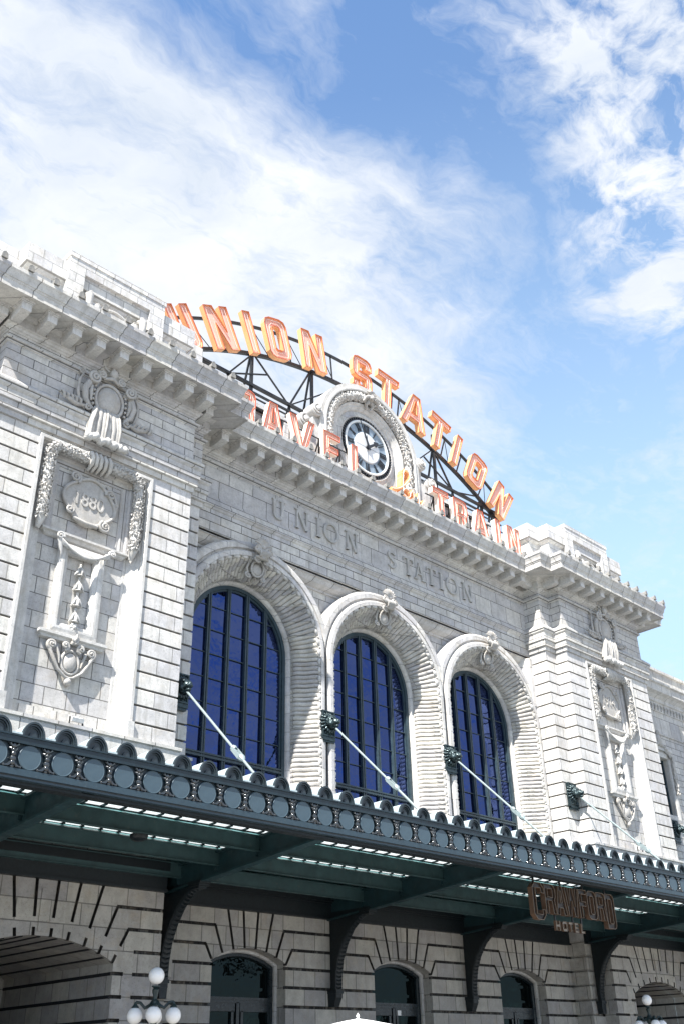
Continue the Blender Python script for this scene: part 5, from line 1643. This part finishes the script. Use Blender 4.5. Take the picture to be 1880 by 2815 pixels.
# beams with curved brackets
zb = lambda y: 5.49 + .074 * (-y)       # underside
zt_ = lambda y: 6.06 + .062 * (-y)
def beam(xc, wall_y):
    mb = MB()
    y0 = wall_y; ys_ = [y0, -2.4 + (wall_y if wall_y < -.5 else 0) * .4, -6.75]
    for (ya, yb) in ((y0, -6.78),):
        for (hw, z0a, z0b, z1a, z1b) in ((.018, zb(ya) + .0, zb(yb), zt_(ya), zt_(yb)), (.12, zb(ya) - .02, zb(yb) - .02, zb(ya) + .03, zb(yb) + .03), (.12, zt_(ya) - .03, zt_(yb) - .03, zt_(ya) + .02, zt_(yb) + .02)):
            mb.hexa([(xc - hw, ya, z0a), (xc + hw, ya, z0a), (xc + hw, yb, z0b), (xc - hw, yb, z0b), (xc - hw, ya, z1a), (xc + hw, ya, z1a), (xc + hw, yb, z1b), (xc - hw, yb, z1b)])
    for yy in (-4.45, -2.93, -1.43):
        for sx in (-1, 1): mb.box(xc + sx * .06 - .05, xc + sx * .06 + .05, yy + .02, yy + .035, zb(yy) + .1, zt_(yy) - .05)
    b_ = mb.build('beam', M_teal, CN)
    # bracket: curved plate with a thick carved inner rim, console foot
    mb = MB()
    cur = [(-2.25, 5.60), (-1.85, 5.44), (-1.50, 5.18), (-1.22, 4.82), (-1.03, 4.42), (-.945, 4.0), (-.93, 3.62)]
    dyw = wall_y + .72 if wall_y < -.3 else .60
    cur = [(y + dyw, z) for y, z in cur]
    wy = wall_y + (.0 if wall_y > -.3 else .0)
    poly = [(wy - .02, 5.7), (cur[0][0] - .0, 5.70)] + cur + [(wy - .02, 3.62)]
    def to3(a, z, y): return (xc + y, a, z)
    mb.prism(poly, -.03, .03, to3=to3)
    br_ = mb.build('bracket', M_brk, CN)
    mb = MB()
    n = len(cur)
    for sx in (-1, 1):
        mb.tube([(xc + sx * .10, y + .02, z + .02) for y, z in cur], .028, 6)
    vs = []
    for y, z in cur: vs += [(xc - .11, y - .01, z - .01), (xc + .11, y - .01, z - .01), (xc + .11, y + .10, z + .05), (xc - .11, y + .10, z + .05)]
    mb.add(vs, [(4 * i + a, 4 * i + (a + 1) % 4, 4 * i + 4 + (a + 1) % 4, 4 * i + 4 + a) for i in range(n - 1) for a in range(4)])
    for i in range(n - 1):
        for q in range(4):
            t_ = q / 4; y = cur[i][0] * (1 - t_) + cur[i + 1][0] * t_; z = cur[i][1] * (1 - t_) + cur[i + 1][1] * t_
            mb.tube([(xc - .09, y - .02, z - .01), (xc, y - .035, z - .05), (xc + .09, y - .02, z - .01)], .018, 5)
    fy = cur[-1][0]
    mb.box(xc - .14, xc + .14, fy - .04, wy, 3.55, 3.63); mb.box(xc - .12, xc + .12, fy - .01, wy, 3.45, 3.55)
    mb.hexa([(xc - .10, wy - .22, 3.22), (xc + .10, wy - .22, 3.22), (xc + .10, wy, 3.22), (xc - .10, wy, 3.22), (xc - .12, fy, 3.45), (xc + .12, fy, 3.45), (xc + .12, wy, 3.45), (xc - .12, wy, 3.45)])
    # capital where the bracket meets the beam
    cy = cur[0][0]
    mb.box(xc - .15, xc + .15, cy - .12, cy + .30, 5.56, 5.62); mb.box(xc - .12, xc + .12, cy - .06, cy + .24, 5.50, 5.57); mb.box(xc - .16, xc + .16, cy - .16, cy + .34, 5.61, zb(cy) + .02)
    mb.build('bracket_rim', M_brk, br_)


for xc, wy in ((-21.5, .1), (-15.2, W2), (-9.35, W1 - .02), (-3, 0), (3, 0), (9.35, W1 - .02), (15.2, W2), (21.5, .1), (27.5, .1)):
    beam(xc, wy)
zr = lambda y: 6.27 + .0535 * (-y)
for yy in (-4.45, -2.93, -1.43):
    w = MB()
    z0, z1 = zb(yy) + .18, zt_(yy) + .01
    z0 = {-4.45: 6.04, -2.93: 5.95, -1.43: 5.86}[yy]; z1 = z0 + .315
    w.box(CX0, CX1, yy - .008, yy + .008, z0, z1); w.box(CX0, CX1, yy - .06, yy + .06, z0 - .018, z0); w.box(CX0, CX1, yy - .06, yy + .06, z1, z1 + .018)
    w.build('purlin', M_teal2, CN)
    w = MB(); n = 90; rnd = random.Random(int(yy * 10))
    vs = []
    for i in range(n + 1):
        x = CX0 + (CX1 - CX0) * i / n
        vs += [(x, yy + rnd.uniform(-.01, .01), z1 + .02), (x, yy + .12 + rnd.uniform(-.02, .02), z1 + .075 + rnd.uniform(-.008, .008)), (x, yy + .25, zr(yy + .25) - .012)]
    w.add(vs, [(3 * i + j, 3 * i + 3 + j, 3 * i + 4 + j, 3 * i + 1 + j) for i in range(n) for j in range(2)], True)
    w.build('flashing', M_tin, CN)
# roof: narrow strips of glass beside the purlins, sheet metal elsewhere
zr = lambda y: 6.27 + .0535 * (-y)
def slab(mb, ya, yb, t, xa=CX0, xb=CX1, dz=0): mb.hexa([(xa, ya, zr(ya) + dz), (xb, ya, zr(ya) + dz), (xb, yb, zr(yb) + dz), (xa, yb, zr(yb) + dz), (xa, ya, zr(ya) + t + dz), (xb, ya, zr(ya) + t + dz), (xb, yb, zr(yb) + t + dz), (xa, yb, zr(yb) + t + dz)])
strips = [(-4.47, -4.25), (-2.80, -2.68)]
for (ya, yb) in strips:
    w = MB(); slab(w, ya, yb, .008); w.build('glazing', M_roofglass, CN)
for (ya, yb) in ((-6.80, -4.47), (-4.25, -2.80), (-2.68, -1.0), (-1.0, .1)):
    w = MB(); slab(w, ya, yb, .02); w.build('roof_sheet', M_teal, CN)
w3 = MB(); x = CX0
while x < CX1:
    for ya, yb in strips:
        w3.hexa([(x - .035, ya, zr(ya) - .03), (x + .035, ya, zr(ya) - .03), (x + .035, yb, zr(yb) - .03), (x - .035, yb, zr(yb) - .03), (x - .035, ya, zr(ya) - .002), (x + .035, ya, zr(ya) - .002), (x + .035, yb, zr(yb) - .002), (x - .035, yb, zr(yb) - .002)])
    x += .465
w3.build('glazing_bars', M_brk, CN)['kind'] = 'stuff'
# wall plates
w = MB()
for (xa, xb, y) in ((-AX, AX, 0), (-A, -AX, W1), (AX, A, W1), (CX0, -A, W2), (A, CX1, W2)):
    w.box(xa, xb, y - .10, y - .005, 5.50, 5.98); w.box(xa, xb, y - .16, y - .10, 5.50, 5.56); w.box(xa, xb, y - .14, y - .10, 5.93, 5.98)
    w.box(xa, xb, y - .20, y - .005, 5.98, 6.22)
w.build('wall_plate', M_brk, CN)
# round work light under the canopy
w = MB(); w.lathe((-12.5, -4.30, 5.99), [(.005, -.10), (.10, -.09), (.17, -.05), (.19, 0), (.19, .04), (.05, .06), (.05, .3)], 24)
tag(w.build('dome_light', M_brk), 'small round dome light hanging under the canopy between the purlins', 'lamp')

# tie rods and lion heads
def rod(x, yt, zt0):
    slope = .957
    a = Vector((x, yt, zt0)); e = Vector((x, -5.35, zt0 + slope * (-5.35 - yt) * -1 * -1)) 
    e = Vector((x, -5.6, zt0 - slope * (abs(-5.6 - yt))))
    d = (e - a); L_ = d.length; d.normalize()
    t1 = 2.95
    mb = MB(); mb.tube([a, a + d * t1], .034, 8, smooth=False)
    c = a + d * t1
    n_ = Vector((1, 0, 0)); 
    mb.tube([c - d * .06, c, c + d * .10], [.042, .09, .08], 8, smooth=False)
    mb.bar(c + d * .06 - n_ * .07, c + d * .46 - n_ * .07, .04, .10); mb.bar(c + d * .06 + n_ * .07, c + d * .46 + n_ * .07, .04, .10)
    mb.tube([c + d * .42, c + d * .52, c + d * .60], [.09, .09, .04], 8, smooth=False)
    mb.tube([c + d * .06, c + d * .18], .035, 6)
    mb.tube([c + d * .58, e], .036, 8, smooth=False)
    return mb.build('tie_rod', M_rod, CN)


lm_ = MB()
def E_(c, r, rot=None): lm_.ball(c, r, 12, 8, rot)
E_((0, -.20, .02), (.19, .20, .22)); E_((0, -.38, -.02), (.13, .15, .12)); E_((0, -.47, -.04), (.095, .11, .075)); E_((0, -.52, .01), (.055, .06, .04))
E_((0, -.44, -.16), (.07, .10, .045)); E_((-.06, -.47, -.05), (.05, .09, .05)); E_((.06, -.47, -.05), (.05, .09, .05))
for sx in (-1, 1):
    E_((sx * .085, -.36, .10), (.06, .06, .04)); E_((sx * .17, -.20, .20), (.05, .04, .06)); E_((sx * .12, -.28, -.06), (.08, .1, .08))
for i in range(18):
    a = 2 * PI * i / 18
    for rr, yy in ((.20, -.16), (.25, -.08)):
        c = Vector((rr * math.cos(a) * 1.0, yy, rr * math.sin(a) * 1.15))
        o_ = Vector((math.cos(a + .3), .25, math.sin(a + .3)))
        lm_.tube([c, c + o_ * .07, c + o_ * .12 + Vector((0, .03, 0))], [.04, .042, .012], 6)
lr = remesh(lm_, .011, smooth_it=1)
pq = MB()
pq.box(-.27, .27, -.06, .04, -.42, .42); pq.box(-.29, .29, -.075, .04, -.50, -.42); pq.box(-.25, .25, -.12, .04, -.56, -.50); pq.box(-.23, .23, -.09, .04, -.62, -.56)
pq.frame([(-.27, -.42), (-.27, .42), (.27, .42), (.27, -.42)], [(0, -.06), (0, -.10), (.04, -.10), (.06, -.07), (.06, -.06)], closed=True)
L0 = P0 = None
for x, y, z_ in ((-9.35, -.80, 10.92), (-3, .0, 11.40), (3, .0, 11.40), (9.35, -.80, 10.92), (18.6, 0, 10.9)):
    if L0 is None:
        P0 = pq.build('lion_plaque', M_lion, CN); L0 = lr.build('lion_head', M_lion, P0, angle=80)
        L0.location = (0, 0, 0)
        for me in (L0.data,): me.transform(Matrix.Translation(CN.location)); 
        P0.data.transform(Matrix.Translation(CN.location)); po = P0
    else:
        po = P0.copy(); col.objects.link(po); lo = L0.copy(); col.objects.link(lo); lo.parent = po
    po.location = Vector((x, y, z_)) - CN.location
rod(-9.35, -1.20, 10.72); rod(-3, -.42, 11.16); rod(3, -.42, 11.16); rod(9.35, -1.20, 10.72); rod(18.6, -.4, 10.68)

# meshes of copied canopy pieces and of building pieces were stored in world space about 0,0,0
for nm in ('disc', 'crest', 'crest_top', 'ornament'):
    protos[nm].data.transform(Matrix.Translation(CN.location))
for o in list(bpy.data.objects):
    if o.parent == CN and o.name.split('.')[0] in ('disc', 'crest', 'crest_top', 'ornament'):
        o.location = o.location - CN.location

# ------------------------------------------------------------------ hotel sign hanging from the canopy edge
HS = empty('hanging_hotel_sign', (0, -6.48, 5.9), 'bronze brown hanging sign reading CRAWFORD HOTEL under the canopy edge', 'sign')
xw = [('C', -1.92, .50, .90, 4.93), ('R', -1.38, .46, .72, 5.11), ('A', -.90, .46, .72, 5.11), ('W', -.46, .60, .72, 5.11), ('F', .18, .36, .72, 5.11), ('O', .58, .42, .72, 5.11), ('R', 1.04, .42, .72, 5.11), ('D', 1.48, .42, .90, 4.93)]
for ch, x, wd, H_, z_ in xw:
    to3 = lambda x_, z__, y_, x=x, z_=z_: (x + x_, -6.50 + y_, z_ + z__)
    channel_letter(ch, wd, H_, .125, to3, .14, HS, M_brown, M_brownf, M_brownr, None, rec=.03, rimr=.012)
for ch, x, wd in (('H', -1.0, .20), ('O', -.70, .22), ('T', -.42, .20), ('E', -.14, .17), ('L', .14, .17)):
    to3 = lambda x_, z__, y_, x=x: (x + x_, -6.48 + y_, 4.72 + z__)
    channel_letter(ch, wd, .235, .055, to3, .07, HS, M_brown, M_hotel, M_brownr, None, rec=.008, rimr=.006)
w = MB()
for x in (-1.7, -.5, .55, 1.65): w.box(x - .025, x + .025, -6.42, -6.38, 5.75, 6.0)
w.box(-1.5, 1.6, -6.34, -6.30, 5.40, 5.44); w.box(-1.6, 1.6, -6.34, -6.30, 5.14, 5.20)
for x in (-.9, -.1, .3): w.box(x - .02, x + .02, -6.42, -6.38, 4.9, 5.2)
w.box(-1.0, .3, -6.36, -6.33, 4.80, 4.84)
w.build('hanger', M_black, HS)

# ------------------------------------------------------------------ street lamps with five globes
def lamp(x, y, ztop_, r, label):
    L_ = empty('street_lamp', (x, y, 0), label, 'street lamp', 'five globe lamps in front of the station')
    w = MB(); zc_ = ztop_ - r
    zp = zc_ - r - .02
    w.lathe((x, y, 0), [(.24, 0), (.24, .12), (.18, .2), (.15, .5), (.09, .7), (.07, 1.0), (.055, zp - .80), (.075, zp - .75), (.06, zp - .70), (.06, zp - .48), (.10, zp - .42), (.12, zp - .34), (.08, zp - .27), (.04, zp - .23), (.04, zp - .17), (.06, zp - .12), (.065, zp - .07), (.04, zp - .04), (.08, zp - .02), (.08, zp)], 20)
    w.build('post', M_green, L_)
    ra = .36
    ang0 = R(46.3 - 90 + 8)
    for k in range(4):
        a = ang0 + PI / 2 * k; d = Vector((math.cos(a), math.sin(a), 0)); o_ = Vector((x, y, zp - .33))
        w = MB()
        w.tube([o_ + d * .08, o_ + d * .18 + Vector((0, 0, -.05)), o_ + d * .27 + Vector((0, 0, .04)), o_ + d * .34 + Vector((0, 0, .05)), o_ + d * ra + Vector((0, 0, .03)), o_ + d * ra + Vector((0, 0, .0))], [.035, .03, .028, .028, .03, .03], 8)
        w.lathe(o_ + d * ra + Vector((0, 0, -.06)), [(.06, .0), (.07, .01), (.07, .03), (.04, .06), (.03, .08)], 14)
        ar = w.build('arm', M_green, L_)
        w = MB(); w.ball(o_ + d * ra + Vector((0, 0, -.045 - r * .90)), r * .97, 24, 16); w.build('globe', M_globe, L_)
    w = MB(); w.ball((x, y, zc_), r, 24, 16); w.build('globe', M_globe, L_)
    return L_


lamp(-12.30, -5.0, 3.455, .152, 'dark green street lamp with five white globes, the left one below the canopy bracket')
lamp(5.41, -5.0, 3.48, .12 * 1.25, 'dark green street lamp with white globes in front of the right hand porch arch')

# ------------------------------------------------------------------ umbrella and floodlights
UM = empty('market_umbrella', (-8.87, -7.0, 0), 'white canvas market umbrella with a pointed finial at the bottom edge', 'umbrella')
w = MB(); ux, uy = -8.87, -7.0
n = 8; vs = [(ux, uy, 2.53)]
rings = [(.25, 2.495), (.7, 2.41), (1.3, 2.27), (1.5, 2.20)]
for r, z_ in rings:
    for k in range(n * 2):
        a = 2 * PI * k / (n * 2); rr = r * (1 if k % 2 == 0 else .955); vs.append((ux + rr * math.cos(a), uy + rr * math.sin(a), z_ - (0 if k % 2 == 0 else .02)))
m_ = 2 * n
fs = [(0, 1 + k, 1 + (k + 1) % m_) for k in range(m_)] + [(1 + i * m_ + k, 1 + (i + 1) * m_ + k, 1 + (i + 1) * m_ + (k + 1) % m_, 1 + i * m_ + (k + 1) % m_) for i in range(3) for k in range(m_)]
w.add(vs, fs); w.build('canopy', M_white, UM)
w = MB(); w.tube([(ux, uy, 0), (ux, uy, 2.45)], .03, 10); w.lathe((ux, uy, 0), [(.3, 0), (.3, .06), (.05, .09)], 20); w.build('pole', M_black, UM)
w = MB(); w.lathe((ux, uy, 2.52), [(.03, 0), (.035, .01), (.02, .03), (.035, .045), (.03, .07), (.012, .09), (.003, .11)], 12); w.build('finial', M_white, UM)

M_lampbody = paint('floodlight_body', (.55, .54, .52), .5, mott=.2)
for x, lb in ((-12.66, 'small floodlight on the left stone ledge, beneath the carved bay with the 1880 medallion'), (12.90, 'small floodlight on the right stone ledge, under the 1914 medallion and beside a tie rod')):
    fl = empty('floodlight', (x, -1.33, 9.065), lb, 'floodlight')
    w = MB(); w.hexa([(x - .16, -1.44, 9.12), (x + .16, -1.44, 9.12), (x + .16, -1.26, 9.17), (x - .16, -1.26, 9.17), (x - .16, -1.46, 9.22), (x + .16, -1.46, 9.22), (x + .16, -1.28, 9.30), (x - .16, -1.28, 9.30)])
    w.build('housing', M_lampbody, fl)
    w = MB(); w.box(x - .19, x - .17, -1.38, -1.34, 9.065, 9.26); w.box(x + .17, x + .19, -1.38, -1.34, 9.065, 9.26); w.box(x - .19, x + .19, -1.38, -1.34, 9.065, 9.08); w.build('bracket', M_black, fl)

scene.render.film_transparent = False
scene.cycles.max_bounces = 6
scene.cycles.transparent_max_bounces = 8
